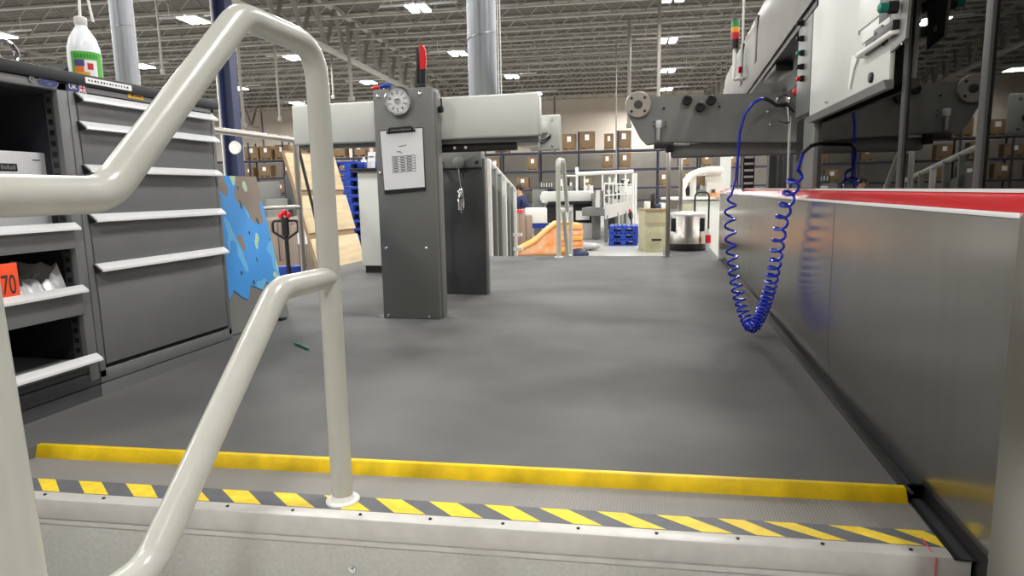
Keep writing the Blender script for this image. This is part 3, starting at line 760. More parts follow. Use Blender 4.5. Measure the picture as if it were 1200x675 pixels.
# galvanised ducts
def duct(p, z0, z1, r, label, n=0):
    t = thing('air_duct', label, 'duct', (p.x, p.y, z0))
    obj('pipe', MB().cyl((p.x, p.y, z0), (p.x, p.y, z1), r, 28), 'galv', t)
    sm = MB(); z = z0+.4
    while z < z1:
        sm.tube([Vector((p.x+(r+.001)*math.cos(a), p.y+(r+.001)*math.sin(a), z+.09*a/math.pi*.5)) for a in [k*math.pi/10 for k in range(21)]], .0025, 5); z += 1.2
    obj('seam', sm, 'galv', t)
p = at(565, 60, y=BY+.15)
duct(p, BZ0+.04, ROOF, .0735, 'galvanised round air duct rising from the light grey beam')
p = at(144, 30, y=4.45); duct(Vector((p.x, p.y, 0)), GZ, ROOF, .083, 'galvanised round air duct rising behind the tool cabinets')

# ------------------------------------------------------------------ right side: press with covers
# side cover profile (x offset, z)
def cover(y0, y1, name, par):
    prof = [(.53, .02), (.513, .055), (.504, .10), (.5, .16), (.5, .575), (.504, .580), (.53, .580), (.53, .3)]
    return obj(name, MB().prism([(x, y0, z) for x, z in prof], (0, y1-y0, 0)), 'cover', par)
pc_ = thing('side_cover', 'long brushed steel side cover with red top edge along the aisle', 'machine cover', (.55, 3.4, 0))
cover(1.072, 2.098, 'cover_panel', pc_); cover(2.102, 3.9, 'cover_panel', pc_); cover(3.904, 5.98, 'cover_panel', pc_)
rt = MB()
for y0, y1 in ((.95, 2.39), (2.394, 5.98)):
    rt.hexa([(.503, y0, .580), (.57, y0, .57), (.57, y1, .57), (.503, y1, .580), (.5035, y0, .584), (.545, y0, .613), (.545, y1, .613), (.5035, y1, .584)])
obj('red_top_edge', rt, 'red', pc_, label='red painted sloping top edge')
obj('edge_trim', MB().box((.499, 1.072, .5765), (.506, 5.98, .5845), .001).box((.54, .95, .612), (.56, 5.98, .618)), 'handle', pc_)
obj('plinth', MB().box((.549, 1.0, GZ), (.6, 5.98, .022)).box((.522, yl(.5)+.004, .0), (.549, 5.98, .005)).box((.513, 1.21, NZ+.001), (.5485, yl(.5)-.002, NZ+.004)).box((.496, yl(.5)+.004, -.0005), (.522, 5.98, .003)), 'black', pc_)  # flat black floor strips stand in for the gap shadow below the cover
obj('plinth_trim', MB().box((.505, 1.40, .002), (.51, 5.98, .006)), 'blackmetal', pc_)
obj('end_panel', MB().box((.5, 5.98, .0), (.62, 6.0, .6), .002), 'machwhite', pc_)
# the corner facet and the light grey neighbour
obj('corner_facet', MB().prism([(.5, 1.072, -.03), (.545, 1.003, -.03), (.56, 1.01, -.03), (.52, 1.075, -.03)], (0, 0, .61)), 'cover', pc_)
nb = MB().prism([(.552, .985, GZ), (.60, .90, GZ), (.72, .90, GZ), (.72, .99, GZ)], (0, 0, 1.515))
tag(obj('machine_end_cover', nb, 'machwhite'), 'light grey machine cover at the lower right corner', 'machine cover')
# smoked panes with mullions
GX = .545
M1 = at(1065, 60, x=GX).y; M2 = at(1160, 60, x=GX).y; DP0, DP1 = at(958, 190, x=GX).y, at(945, 190, x=GX).y; DP2 = at(936, 190, x=GX).y
gg = thing('pane_guard', 'smoked see-through guard panes above the red edge on the right', 'guard', (GX, 1.6, .61))
for y0, y1 in ((.62, M2-.013), (M2+.013, M1-.013), (M1+.013, DP0)):
    obj('pane', MB().box((GX, y0, .618), (GX+.006, y1, 1.95)), 'glass', gg)
for y0, y1 in ((M1-.013, M1+.013), (M2-.013, M2+.013)): obj('mullion', MB().box((GX-.006, y0, .618), (GX+.012, y1, 1.95), .002), 'darkcol', gg)
obj('door_post', MB().box((GX-.015, DP0+.002, .618), (GX+.02, DP1, .885), .003), 'castgrey', gg)
obj('post_gasket', MB().box((GX-.012, DP1+.002, .618), (GX+.02, DP2, .885)), 'black', gg)
obj('upper_post', MB().box((GX, DP0+.002, .885), (GX+.02, DP1, 1.95)), 'darkcol', gg)
# machine interior behind the panes, with a dark backdrop added to darken them
it = thing('press_interior', 'dark machine interior seen dimly through the smoked panes', 'machine', (1.4, 1.8, GZ))
obj('dark_backdrop', MB().box((.66, 3.55, GZ), (2.4, 3.65, 1.12)).box((.84, 3.55, 1.1), (2.4, 3.65, 1.9)), 'inside', it)
obj('far_side', MB().box((2.3, .4, GZ), (2.4, 3.55, 1.9)), 'inside', it)
obj('bed', MB().box((.74, 1.05, GZ), (2.3, 3.5, .35)), 'inside', it)
up = MB()
q = at(1152, 60, x=1.0)
def ipl(mb, px0, px1, py0, py1, xx, th=.02):
    a, b_ = at(px0, (py0+py1)/2, x=xx), at(px1, (py0+py1)/2, x=xx); m_ = (px0+px1)/2
    return mb.box((xx, b_.y, at(m_, py1, x=xx).z), (xx+th, a.y, at(m_, py0, x=xx).z), .003)
obj('light_panel', ipl(MB(), 1128, 1147, 14, 80, .98), 'machwhite', it)
obj('light_panel', ipl(MB(), 1162, 1215, 12, 75, .98), 'machwhite', it)
pf = ipl(MB().m('black'), 1146, 1160, -10, 95, .96).m('white')
for k in range(8): ipl(pf, 1150, 1156, -4+k*11.5, 1+k*11.5, .955, .006)
obj('perforated_upright', pf, None, it)
pf = ipl(MB().m('black'), 1181, 1190, -10, 95, .96).m('white')
for k in range(8): ipl(pf, 1183.5, 1187.5, -4+k*11.5, 1+k*11.5, .955, .006)
obj('perforated_upright', pf, None, it)
obj('inner_frame', MB().box((.9, 1.3, .3), (.95, 1.38, 1.7)).box((.9, 2.5, .3), (.95, 2.56, 1.7)).box((.88, .7, 1.62), (.96, 3.4, 1.7)), 'darkcol', it)
# vertical bars and ribbed column behind the cover
fr_ = thing('inner_bars', 'dark upright bars standing behind the cover below the crossbeam', 'machine frame', (.62, 3.6, 0))
for px, ww in ((905, .02), (914, .012), (924, .03), (934, .012)):
    q = at(px, 200, y=4.1); obj('bar', MB().box((q.x-ww, 4.09, .3), (q.x+ww, 4.11, .95), .002), 'darkcol', fr_)
q = at(877, 200, y=4.6)
rb = MB().m('black').box((q.x-.035, 4.58, .3), (q.x+.035, 4.64, 1.0)).m('alu')
for k in range(9): rb.box((q.x-.028, 4.576, .56+k*.042), (q.x+.028, 4.584, .574+k*.042))
obj('ribbed_column', rb, None, fr_)
obj('foot_rail', MB().box((q.x-.05, 4.05, .28), (.9, 4.68, .32)), 'darkcol', fr_)
obj('leg', MB().box((.62, 4.2, GZ), (.68, 4.28, .3)), 'darkcol', fr_)

# dark crossbeam with flange, knobs and bolts
XY = 3.0
xb = thing('machine_crossbeam', 'dark grey cast crossbeam with a round flange and three black knobs', 'beam', (.2, XY+.05, .8))
pp = [(766, 113), (850, 110), (922, 108), (930, 103), (938, 92), (962, 88), (962, 167), (775, 167), (758, 170), (750, 162), (735, 133), (738, 118), (750, 111)]
obj('plate', MB().prism([at(px, py, y=XY) for px, py in pp], (0, .05, 0), .003), 'castgrey', xb)
q = at(748, 123, y=XY)
fl_ = obj('flange', MB().lathe([(.056, 0), (.057, .01), (.053, .016), (.0185, .016), (.018, .012), (.001, .012)], (q.x, XY, q.z), (0, -1, 0), 36), 'flange', xb, label='bare steel round flange')
obj('hub_cap', MB().lathe([(.017, .012), (.017, .0175), (.013, .018)], (q.x, XY, q.z), (0, -1, 0), 20), 'darkcol', fl_)
for k in range(4):
    a = math.pi/4+k*math.pi/2; o = Vector((q.x+.04*math.cos(a), XY-.016, q.z+.04*math.sin(a)))
    obj('bolt', MB().lathe([(.006, 0), (.005, .003)], o, (0, -1, 0), 10), 'blackmetal', fl_)
for px, py in ((805, 118), (820, 126), (833, 118)):
    q = at(px, py, y=XY)
    obj('knob', MB().lathe([(.017, 0), (.021, .006), (.021, .022), (.017, .026), (.012, .026), (.011, .02), (.001, .02)], (q.x, XY, q.z), (0, -1, 0), 24), 'black', xb, label='black ribbed round knob')
for px, py, rr in ((778, 127, .005), (843, 125, .005), (899, 131, .007), (902, 146, .007), (766, 143, .003), (780, 143, .003), (766, 148, .003), (780, 148, .003)):
    q = at(px, py, y=XY); obj('bolt', MB().lathe([(rr, 0), (rr, .004), (rr*.6, .008)], (q.x, XY, q.z), (0, -1, 0), 10), 'chrome' if rr > .006 else 'black', xb)
q = at(772, 155, y=XY-.02)
sv = obj('sensor_bracket', MB().m('chrome').cyl(q+Vector((0, 0, -.035)), q+Vector((0, 0, .02)), .012, 14).m('boxwhite').box(q+Vector((-.012, -.008, .02)), q+Vector((.012, .015, .05)), .003).m('black').box(q+Vector((-.02, -.01, -.07)), q+Vector((.05, .02, -.045)), .003), None, xb)
a, b2 = at(786, 172, y=XY+.06), at(945, 183, y=XY+.06)
lr = obj('lower_roller_bar', MB().m('castgrey').box((a.x, XY+.04, b2.z+.01), (b2.x+.1, XY+.14, a.z+.012), .012), None, xb)
obj('bright_slit', MB().box((a.x, XY+.03, at(786, 167, y=XY).z-.012), (a.x+.08, XY+.05, at(786, 167, y=XY).z-.004)), 'handle', xb)
q = at(786, 170, y=XY)
obj('end_block', MB().box((q.x-.02, XY+.0, q.z-.03), (q.x+.012, XY+.06, q.z+.015), .004), 'black', xb)
q = at(935, 108, y=XY)
eb = obj('emergency_button', MB().m('redplastic').lathe([(.016, .022), (.017, .03), (.012, .038), (.003, .04)], (q.x, XY, q.z), (-.35, -1, 0), 20).m('black').lathe([(.012, 0), (.012, .024)], (q.x, XY, q.z), (-.35, -1, 0), 16), None, xb, label='red mushroom emergency button')

# hose hook with hanging rod
hq = at(915, 121, y=XY)
hk = thing('hose_hook', 'chrome hook carrying the blue hose on the crossbeam', 'hook', (hq.x, XY-.02, hq.z-.1))
obj('clamp', MB().tube([hq+Vector((.024*math.cos(a), -.045, .024*math.sin(a))) for a in [k*math.pi/10 for k in range(20)]], .007, 8, closed=True).cyl(hq+Vector((.02, -.04, .01)), hq+Vector((.03, 0, .01)), .008, 10), 'chrome', hk)
q = at(921, 140, y=XY-.05)
obj('hook', MB().tube(fillet([hq+Vector((.02, -.045, -.02)), hq+Vector((.028, -.045, -.08)), q+Vector((0, 0, -.02)), q+Vector((-.03, 0, -.012))], .03, 6), .007, 8), 'chrome', hk)
q2_ = at(926, 225, y=XY-.05)
obj('rod', MB().cyl(hq+Vector((.03, -.045, -.06)), Vector((hq.x+.034, XY-.045, q2_.z-.02)), .0055, 8), 'alu', hk)

# blue coiled hose
def coil():
    cl = [(857, 228, 3.0), (855.5, 255, 2.98), (857, 290, 2.95), (861, 325, 2.92), (868, 355, 2.88), (875, 375, 2.85), (881, 383, 2.82), (888, 376, 2.80), (897, 355, 2.78), (905, 325, 2.74), (911, 290, 2.68), (917, 255, 2.61), (927, 222, 2.51), (935, 199, 2.44)]
    P = [at(a, b_, y=y) for a, b_, y in cl]
    t = thing('coiled_hose', 'blue coiled air hose hanging in a loop beside the steel cover', 'hose', (P[6].x, P[6].y, .004))
    # smooth resample (Catmull-Rom)
    D = []
    for i in range(len(P)-1):
        p0, p1, p2, p3 = P[max(i-1, 0)], P[i], P[i+1], P[min(i+2, len(P)-1)]
        for k in range(16):
            s_ = k/16; D.append(.5*((2*p1)+(p2-p0)*s_+(2*p0-5*p1+4*p2-p3)*s_**2+(3*p1-p0-3*p2+p3)*s_**3))
    D.append(P[-1])
    L = [0]
    for a, b_ in zip(D, D[1:]): L.append(L[-1]+(b_-a).length)
    tot = L[-1]; pts = []; ang = 0; s_ = 0; j = 0
    ref = Vector((0, -1, 0)); step = .0
    while s_ < tot:
        while L[j+1] < s_ and j < len(D)-2: j += 1
        f = (s_-L[j])/(L[j+1]-L[j]+1e-9); c_ = D[j].lerp(D[j+1], f); tg = (D[j+1]-D[j]).normalized()
        n1 = (ref-tg*ref.dot(tg)).normalized(); n2 = tg.cross(n1)
        q = s_/tot; e = abs(q-.47)/.5
        pitch = .016+.044*min(1, max(0, e*1.6-.12))
        rad = .022
        if s_ < .03: rad *= s_/.03
        if tot-s_ < .03: rad *= max(0, (tot-s_)/.03)
        pt = c_+(n1*math.cos(ang)+n2*math.sin(ang))*rad
        pt.z = max(pt.z, .008)
        pts.append(pt)
        ang += 2*math.pi/16; s_ += pitch/16
    pts.append(P[-1])
    obj('coil', MB().tube(pts, .0052, 7), 'blue', t)
    up = [P[0]]+[at(a, b_, y=y) for a, b_, y in ((862, 210, 3.0), (865, 180, 2.99), (867, 155, 2.97), (873, 133, 2.95), (884, 119, 2.94), (895, 115, 2.94), (904, 119, 2.94))]
    obj('straight_lead', MB().tube(fillet(up, .05, 4), .0055, 10), 'blue', t)
    obj('black_sleeve', MB().tube(fillet([at(896, 115, y=2.94), at(904, 119, y=2.94), at(911, 124, y=2.945), at(922, 122, y=2.95), at(931, 131, y=2.96)], .02, 4), .0075, 10), 'black', t)
    e2 = [P[-1], at(939, 186, y=2.41), at(941, 178, y=2.40)]
    obj('upper_lead', MB().tube(fillet(e2, .02, 4), .0055, 10), 'blue', t)
    e3 = [at(941, 179, y=2.40), at(950, 171, y=2.37), at(960, 168.5, x=GX-.002)]
    obj('black_end', MB().tube(fillet(e3, .02, 5), .0065, 10), 'black', t)
coil()

# white control box
def control_box():
    bx = .515
    y0, y1 = at(1041, 95, x=bx).y, at(948, 138, x=bx).y; zb = (at(1041, 93, x=bx).z+at(948, 138, x=bx).z)/2
    t = thing('control_box', 'white control box with black display hanging beside the smoked panes', 'control box', (bx, 2.1, zb))
    obj('housing', MB().box((bx, y0, zb), (bx+.012, y1, 1.7), .003), 'machwhite', t)
    obj('bottom_lip', MB().hexa([(bx-.004, y0, zb-.02), (bx+.012, y0, zb-.02), (bx+.012, y1, zb-.02), (bx-.004, y1, zb-.02), (bx-.01, y0, zb), (bx+.012, y0, zb), (bx+.012, y1, zb), (bx-.01, y1, zb)]), 'castgrey', t)
    f = bx-.002
    def pt(px, py, off=0): return at(px, py, x=bx-off)
    def rect(mb, px0, py0, px1, py1, off, th=.004):
        mx_ = (px0+px1)/2; a, b_ = pt(mx_, py0), pt(mx_, py1); l_y, r_y = pt(px0, (py0+py1)/2).y, pt(px1, (py0+py1)/2).y
        return mb.box((bx-off-th, r_y, b_.z), (bx-off, l_y, a.z), .001)
    obj('side_door', rect(rect(MB(), 1009, -20, 1049, 20, 0), 1012, 24, 1044, 40, 0), 'white', t)
    obj('seam', rect(MB(), 1008, -20, 1009.3, 40, 0, .001), 'machgrey', t)
    obj('window', rect(MB(), 1034, -20, 1050, 21, .004, .001), 'darkcol', t)
    ds = obj('display', rect(MB(), 1017, 42, 1041, 57, 0, .006), 'black', t)
    for px in (1025, 1035): q = pt(px, 50, .006); obj('display_knob', MB().ball(q, .008, (.6, 1, 1)), 'blackmetal', ds)
    obj('switch', rect(MB(), 1029, 32, 1038, 37, .004, .006), 'castgrey', t)
    a, b_ = pt(1004, 66, .02), pt(1045, 68, .02)
    obj('grab_handle', MB().tube(fillet([(bx, a.y, a.z), (bx-.02, a.y, a.z), (bx-.02, b_.y, a.z), (bx, b_.y, a.z)], .012, 4), .0065, 10), 'white', t)
    obj('handle_bracket', MB().prism([pt(1001, 64), pt(1008, 66), pt(1003, 80), pt(998, 104), pt(996, 104)], (-.006, 0, 0)), 'machwhite', t)
    q = pt(1022, 91); obj('plug', MB().lathe([(.013, 0), (.013, .005), (.01, .008)], q, (-1, 0, 0), 18), 'black', t)
    q = pt(970, 119); obj('latch', MB().lathe([(.006, 0), (.005, .01)], q, (-1, 0, 0), 10), 'alu', t)
    # bracket plate on the near side
    br = MB().prism([pt(1043, -20, .01), pt(1067, -20, .01), pt(1061, 45, .01), pt(1043, 62, .01), pt(1044, 30, .01)], (.006, 0, 0))
    bp_ = obj('bracket_plate', br, 'castgrey', t)
    q = pt(1052, 8, .016); obj('teal_button', MB().m('black').lathe([(.014, -.0), (.014, .02)], q, (-1, 0, 0), 16).m('tealknob').lathe([(.011, .018), (.011, .036), (.006, .04)], q, (-1, 0, 0), 16), None, bp_, label='teal push button')
    obj('block', rect(MB(), 1041, 29, 1060, 40, .008, .016), 'black', bp_)
    for px in (1049, 1057): q = pt(px, 51, .01); obj('screw', MB().lathe([(.003, 0), (.002, .002)], q, (-1, 0, 0), 8), 'chrome', bp_)
    # strip of buttons on the far edge
    stp = obj('button_strip', MB().box((bx-.002, y1+.004, zb+.02), (bx+.012, at(936, 60, x=bx).y, 1.235), .002), 'machgrey', t)
    for py, k in ((27, 'black'), (45, 'black'), (62, 'tealknob'), (78, 'black'), (92, 'redplastic')):
        q = at(942, py, x=bx-.002)
        obj('push_button', MB().m('black').lathe([(.011, 0), (.011, .014)], q, (-1, 0, 0), 14).m(k).lathe([(.008, .013), (.009, .024), (.005, .027)], q, (-1, 0, 0), 14), None, stp)
control_box()

# stainless hood along the machine top
def hood():
    x0 = .5
    la, lb_ = at(877, 106, x=x0), at(952, 0, x=x0); ua, ub = at(868, 50, x=x0+.02), at(893, 0, x=x0+.02)
    zl = lambda y: la.z+(lb_.z-la.z)*(y-la.y)/(lb_.y-la.y)
    zu = lambda y: ua.z+(ub.z-ua.z)*(y-ua.y)/(ub.y-ua.y)
    y0, y1 = 2.515, at(847, 95, x=x0).y
    t = thing('steel_hood', 'brushed steel hood with black openings above the crossbeam', 'hood', (.62, 3.6, zl(y1)))
    def sec(y, cut=0):
        a, b_ = zl(y), zu(y); h = b_-a
        return [(x0, y, a), (x0-.004, y, a+.1*h), (x0-.002, y, a+.62*h), (x0+.006, y, a+.8*h), (x0+.022, y, a+.93*h), (x0+.05, y, b_), (x0+.09, y, b_+.01), (x0+.26, y, b_+.01), (x0+.26, y, a)]
    mb = MB(); ys = [y0, y1-.12, y1]; R_ = []
    for y in ys:
        q_ = sec(y)
        if y == y1: q_ = [(x, yy, zl(y)+(z-zl(y))*.72) for x, yy, z in q_]
        R_.append([mb.bm.verts.new(v) for v in q_])
    n = len(R_[0])
    for A, Bq in zip(R_, R_[1:]):
        for k in range(n):
            f = mb._f([A[k], A[(k+1) % n], Bq[(k+1) % n], Bq[k]])
            f.smooth = True
    mb._f(R_[0][::-1]); mb._f(R_[-1])
    obj('hood_shell', mb, 'hoodsteel', t)
    un = MB(); P_ = [(x0+.01, y0), (x0+.25, y0), (x0+.25, y1-.1), (x0+.01, y1-.1)]
    un.hexa([(x, y, zl(y)-.025) for x, y in P_]+[(x, y, zl(y)) for x, y in P_]); obj('underside', un, 'black', t)
    obj('motor_block', MB().box((x0+.02, 3.4, zl(3.4)-.06), (x0+.1, 3.8, zl(3.4)-.02), .005), 'blackmetal', t)
    for i, (px, py, hw) in enumerate(((887, 41, .045), (870, 70, .06))):
        c_ = at(px, py, x=x0); a, h = zl(c_.y), zu(c_.y)-zl(c_.y)
        sl_ = obj('opening', MB().box((x0-.006, c_.y-hw, a+.22*h), (x0+.02, c_.y+hw, a+.80*h), .002), 'black', t)
        if i: obj('red_button', MB().lathe([(.02, .0), (.022, .014), (.014, .02)], (x0-.006, c_.y, a+.45*h), (-1, 0, 0), 14), 'redplastic', sl_)
    for px in (905, 921):
        y = at(px, 80, x=x0+.2).y; obj('support', MB().cyl((x0+.2, y, 1.12), (x0+.2, y, zl(y)), .012, 8), 'alu', t)
    obj('rear_support', MB().box((x0+.2, 4.7, GZ), (x0+.27, 4.78, zl(4.7))), 'darkcol', t)
hood()
p = at(861, 57, y=4.5)
sl = thing('stack_light', 'green, amber and red stack light above the crossbeam', 'signal light', (p.x, p.y, p.z-.4))
q0 = at(861, 57, y=4.5); zt_ = at(861, 22, y=4.5).z; hz = (zt_-q0.z)
x_, y_ = q0.x, q0.y
obj('pole', MB().cyl((x_, y_, 1.3), (x_, y_, q0.z), .011, 10).tube([(x_, y_, 1.305), (.55, y_, 1.305)], .011, 8), 'white', sl)
obj('base', MB().cyl((x_, y_, q0.z), (x_, y_, q0.z+hz*.3), .022, 18), 'black', sl)
obj('red_lens', MB().cyl((x_, y_, q0.z+hz*.3), (x_, y_, q0.z+hz*.53), .024, 18), 'redlamp', sl)
obj('amber_lens', MB().cyl((x_, y_, q0.z+hz*.53), (x_, y_, q0.z+hz*.71), .025, 18), 'amber', sl)
obj('green_lens', MB().cyl((x_, y_, q0.z+hz*.71), (x_, y_, q0.z+hz*.93), .024, 18), 'greenlamp', sl)
obj('cap', MB().cyl((x_, y_, q0.z+hz*.93), (x_, y_, q0.z+hz), .02, 18, .012), 'black', sl)

# end of the platform: railing posts and steel drum
def end_post(px, py0, y, zb, label, name='railing_post'):
    p = at(px, 200, y=y); zt_ = at(px, py0, y=y).z
    t = thing(name, label, 'post', (p.x, y, zb))
    obj('upright', MB().box((p.x-.02, y-.02, zb+.005), (p.x+.02, y+.02, zt_), .004), 'steel', t)
    obj('foot', MB().box((p.x-.045, y-.03, zb), (p.x+.045, y+.03, zb+.006)), 'machgrey', t)
    obj('cap', MB().box((p.x-.022, y-.022, zt_), (p.x+.022, y+.022, zt_+.02), .004), 'black', t)
end_post(783.5, 178, 6.22, 0, 'slim steel post at the far platform edge below the crossbeam')
end_post(798, 182, 7.0, 0, 'slim steel post standing behind the steel drum')
def drum():
    p = at(805, 294, z=0); p.y += .15
    c_ = at(805, 280, y=p.y); c_.z = 0; r = .19
    t = thing('drum_cleaner', 'round steel drum vacuum with black base at the platform end', 'vacuum', c_)
    zt_ = at(805, 252, y=p.y).z
    obj('base_ring', MB().lathe([(r*.98, 0), (r, .01), (r, .065), (r*.97, .07)], c_, seg=32), 'black', t)
    obj('drum', MB().lathe([(r*.97, .07), (r*.97, zt_*.5), (r*.95, zt_*.5+.005), (r*.95, zt_-.01), (r*.93, zt_)], c_, seg=36), 'steel', t)
    obj('lid', MB().lathe([(r*.96, zt_-.005), (r*.96, zt_+.012), (r*.8, zt_+.03), (r*.3, zt_+.04)], c_, seg=36), 'alu', t)
    for a in (-2.4, -.75): obj('latch', MB().box((c_.x+math.cos(a)*r-.025, c_.y+math.sin(a)*r-.012, zt_*.55), (c_.x+math.cos(a)*r+.025, c_.y+math.sin(a)*r+.02, zt_*.93), .006), 'black', t)
    a = Vector((c_.x+.07, c_.y-.05, zt_+.03)); e = Vector((c_.x+.2, c_.y-.14, zt_*.62))
    obj('cable', MB().tube(fillet([a, a+Vector((0, 0, .2)), Vector((e.x, e.y, a.z+.2)), e], .06, 6), .009, 8), 'black', t)
    obj('plug', MB().m('white').cyl(e, e-Vector((0, 0, .06)), .022, 14).m('redplastic').cyl(e-Vector((0, 0, .06)), e-Vector((0, 0, .14)), .028, 14).m('boxwhite').cyl(e-Vector((0, 0, .14)), e-Vector((0, 0, .19)), .024, 14), None, t, label='white and red plug')
drum()
def loop_rail():
    y = 6.12; p = at(655, 300, y=y); zt_ = at(655, 187, y=y).z; r = .0225
    t = thing('end_handrail', 'cream tube handrail at the far end of the platform', 'handrail', (p.x, y, 0))
    x = p.x
    x2 = x+.01; pe = at(669, 300, y=y+1.3)
    obj('top_tube', MB().tube(fillet([(x, y, 0), (x, y, zt_), (x2, y+.25, zt_), (x2+(pe.x-x2)*.7, y+.9, zt_-.5), (pe.x, y+1.3, zt_-.5)], .08, 7), r, 16), 'rail', t)
    obj('middle_rail', MB().tube(fillet([(x, y, zt_*.49), (x2, y+.25, zt_*.48), (x2+(pe.x-x2)*.7, y+.9, zt_*.48-.55), (pe.x, y+1.3, zt_*.48-.55)], .07, 6), r, 14), 'rail', t)
    obj('lower_post', MB().cyl((pe.x, y+1.3, zt_-.5), (pe.x, y+1.3, GZ+.01), r, 14), 'rail', t)
    obj('base_flange', MB().lathe([(.045, 0), (.045, .006), (.026, .007)], (x, y, .001), seg=20), 'white', t)
    obj('lower_flange', MB().lathe([(.045, 0), (.045, .006), (.026, .007)], (pe.x, y+1.3, GZ+.001), seg=20), 'white', t)
loop_rail()

# ------------------------------------------------------------------ left side beyond the cabinets
# steel railing
def left_rail():
    X = -2.74; ya = 2.45; c_ = at(346, 163, x=X); zt_ = 1.052
    t = thing('guard_rail', 'brushed steel tube guard rail on the left platform edge', 'guard rail', (X, c_.y, 0))
    obj('top_rail', MB().tube([(X, ya, zt_-.008), (X, c_.y, zt_)], .0215, 14), 'steel', t)
    b_ = at(358, 320, x=X)
    obj('corner_post', MB().tube([(X, c_.y, zt_), (X, c_.y, 0.004)], .0215, 14), 'steel', t)
    obj('near_post', MB().tube([(X, ya, zt_-.008), (X, ya, 0.004)], .0215, 14), 'steel', t)
    q = at(356, 242, x=X)
    obj('middle_rail', MB().tube([(X, ya, q.z), (X, c_.y, q.z)], .016, 12), 'steel', t)
    obj('stair_rail', MB().tube(fillet([(X, c_.y, zt_), (X-.03, c_.y+.08, zt_-.03), at(378, 290, y=c_.y+.6)], .03, 5), .013, 10), 'darkcol', t)
left_rail()
# camouflage board on its grey box
def camo():
    # leaning board, bottom edge parallel to the aisle
    y0, y1 = 2.44, 3.0
    P0 = at(331, 336, x=-2.0)
    b1 = at(331, 334, y=3.05); t1 = at(300, 207, y=3.05); b0 = Vector((b1.x, 2.44, b1.z)); t0 = Vector((t1.x, 2.44, t1.z))
    t = thing('camouflage_board', 'board with blue camouflage print leaning beside the drawer cabinet', 'board', ((b0.x+b1.x)/2, 2.75, 0))
    n = (b1-b0).cross(t0-b0).normalized()
    if n.x < 0: n = -n
    dn = (b1-t1).normalized(); zb = .004; fk = (zb-b1.z)/dn.z
    B0, B1 = b0+dn*fk, b1+dn*fk
    obj('backing', MB().hexa([B0-n*.03, B1-n*.03, B1-n*.003, B0-n*.003, t0-n*.03, t1-n*.03, t1-n*.003, t0-n*.003]), 'machgrey', t, label='plain grey backing board')
    rag = []
    N = 14
    for k in range(N+1):
        s_ = k/N; rag.append(b0.lerp(b1, s_)+dn*(.03*math.sin(k*2.1)+.015*math.cos(k*5.3)-.01))
    sh = MB().prism([t0, t1]+rag[::-1], -n*.003)
    obj('camouflage_sheet', sh, 'camo', t, label='blue camouflage sheet with ragged lower edge')
    for yy in (2.47, 2.95): obj('foot', MB().box((B0.x-.05, yy-.02, .0), (B0.x+.03, yy+.02, .012)), 'black', t)
camo()
# small grey pedestal with black top and things on it
p0, p1 = at(425, 320, y=4.85), at(447, 320, y=4.85)
pz = at(430, 201, y=4.85).z
ped = thing('pedestal', 'light grey pedestal cabinet with black top left of the post', 'cabinet', (p0.x+.2, 5.0, 0))
obj('body', MB().box((p0.x, 4.85, .06), (p0.x+.42, 5.25, pz), .004), 'machwhite', ped)
obj('top', MB().box((p0.x-.05, 4.82, pz), (p0.x+.44, 5.27, pz+.025), .003), 'black', ped)
obj('base', MB().box((p0.x+.02, 4.87, 0), (p0.x+.4, 5.23, .06)), 'black', ped)
q = at(426.5, 190, y=4.95)
bt = thing('spray_bottle', 'small white bottle on the black pedestal top', 'bottle', (q.x, 4.95, pz+.026))
obj('bottle_body', MB().lathe([(.02, 0), (.022, .005), (.022, .06), (.01, .08), (.01, .095)], (q.x, 4.95, pz+.026), seg=14), 'bottle', bt)
obj('cap', MB().lathe([(.011, .095), (.011, .11), (.006, .115)], (q.x, 4.95, pz+.026), seg=12), 'black', bt)
q = at(434, 190, y=4.97)
cd_ = MB().m('paper').hexa([q+Vector((-.03, 0, pz+.026-q.z)), q+Vector((.035, 0, pz+.026-q.z)), q+Vector((.035, .004, pz+.026-q.z)), q+Vector((-.03, .004, pz+.026-q.z)), q+Vector((-.03, .03, pz+.16-q.z)), q+Vector((.035, .03, pz+.16-q.z)), q+Vector((.035, .034, pz+.16-q.z)), q+Vector((-.03, .034, pz+.16-q.z))])
cd_.m('ink').box(q+Vector((-.02, .015, pz+.12-q.z)), q+Vector((.02, .022, pz+.125-q.z)))
tag(obj('info_card', cd_, None), 'white printed card standing on the black pedestal top', 'card')
q = at(426, 196, y=4.88)
tag(obj('blue_case', MB().box((q.x-.045, 4.86, pz+.026), (q.x+.02, 4.91, pz+.075), .006), 'blueplastic'), 'small blue case at the front edge of the pedestal', 'case')
tag(obj('pen', MB().tube([at(345, 402, z=.006), at(348, 403.2, z=.006), at(360, 408, z=.006), at(361.5, 408.8, z=.006)], .006, 8, radii=[.003, .006, .006, .004]), 'penteal'), 'teal pen lying on the rubber deck', 'pen')
q0, q1 = at(1088, 641, z=NZ+.0035), at(1089, 676, y=wl(.5)-.042)
tag(obj('string', MB().tube([q0+Vector((0, .03, 0)), q0, Vector((q0.x+.001, wl(q0.x)-.039, NZ)), Vector((q0.x+.002, wl(q0.x)-.042, NZ-.12))], .0012, 6), 'pinkstring'), 'thin red string hanging over the front metal edge', 'string')

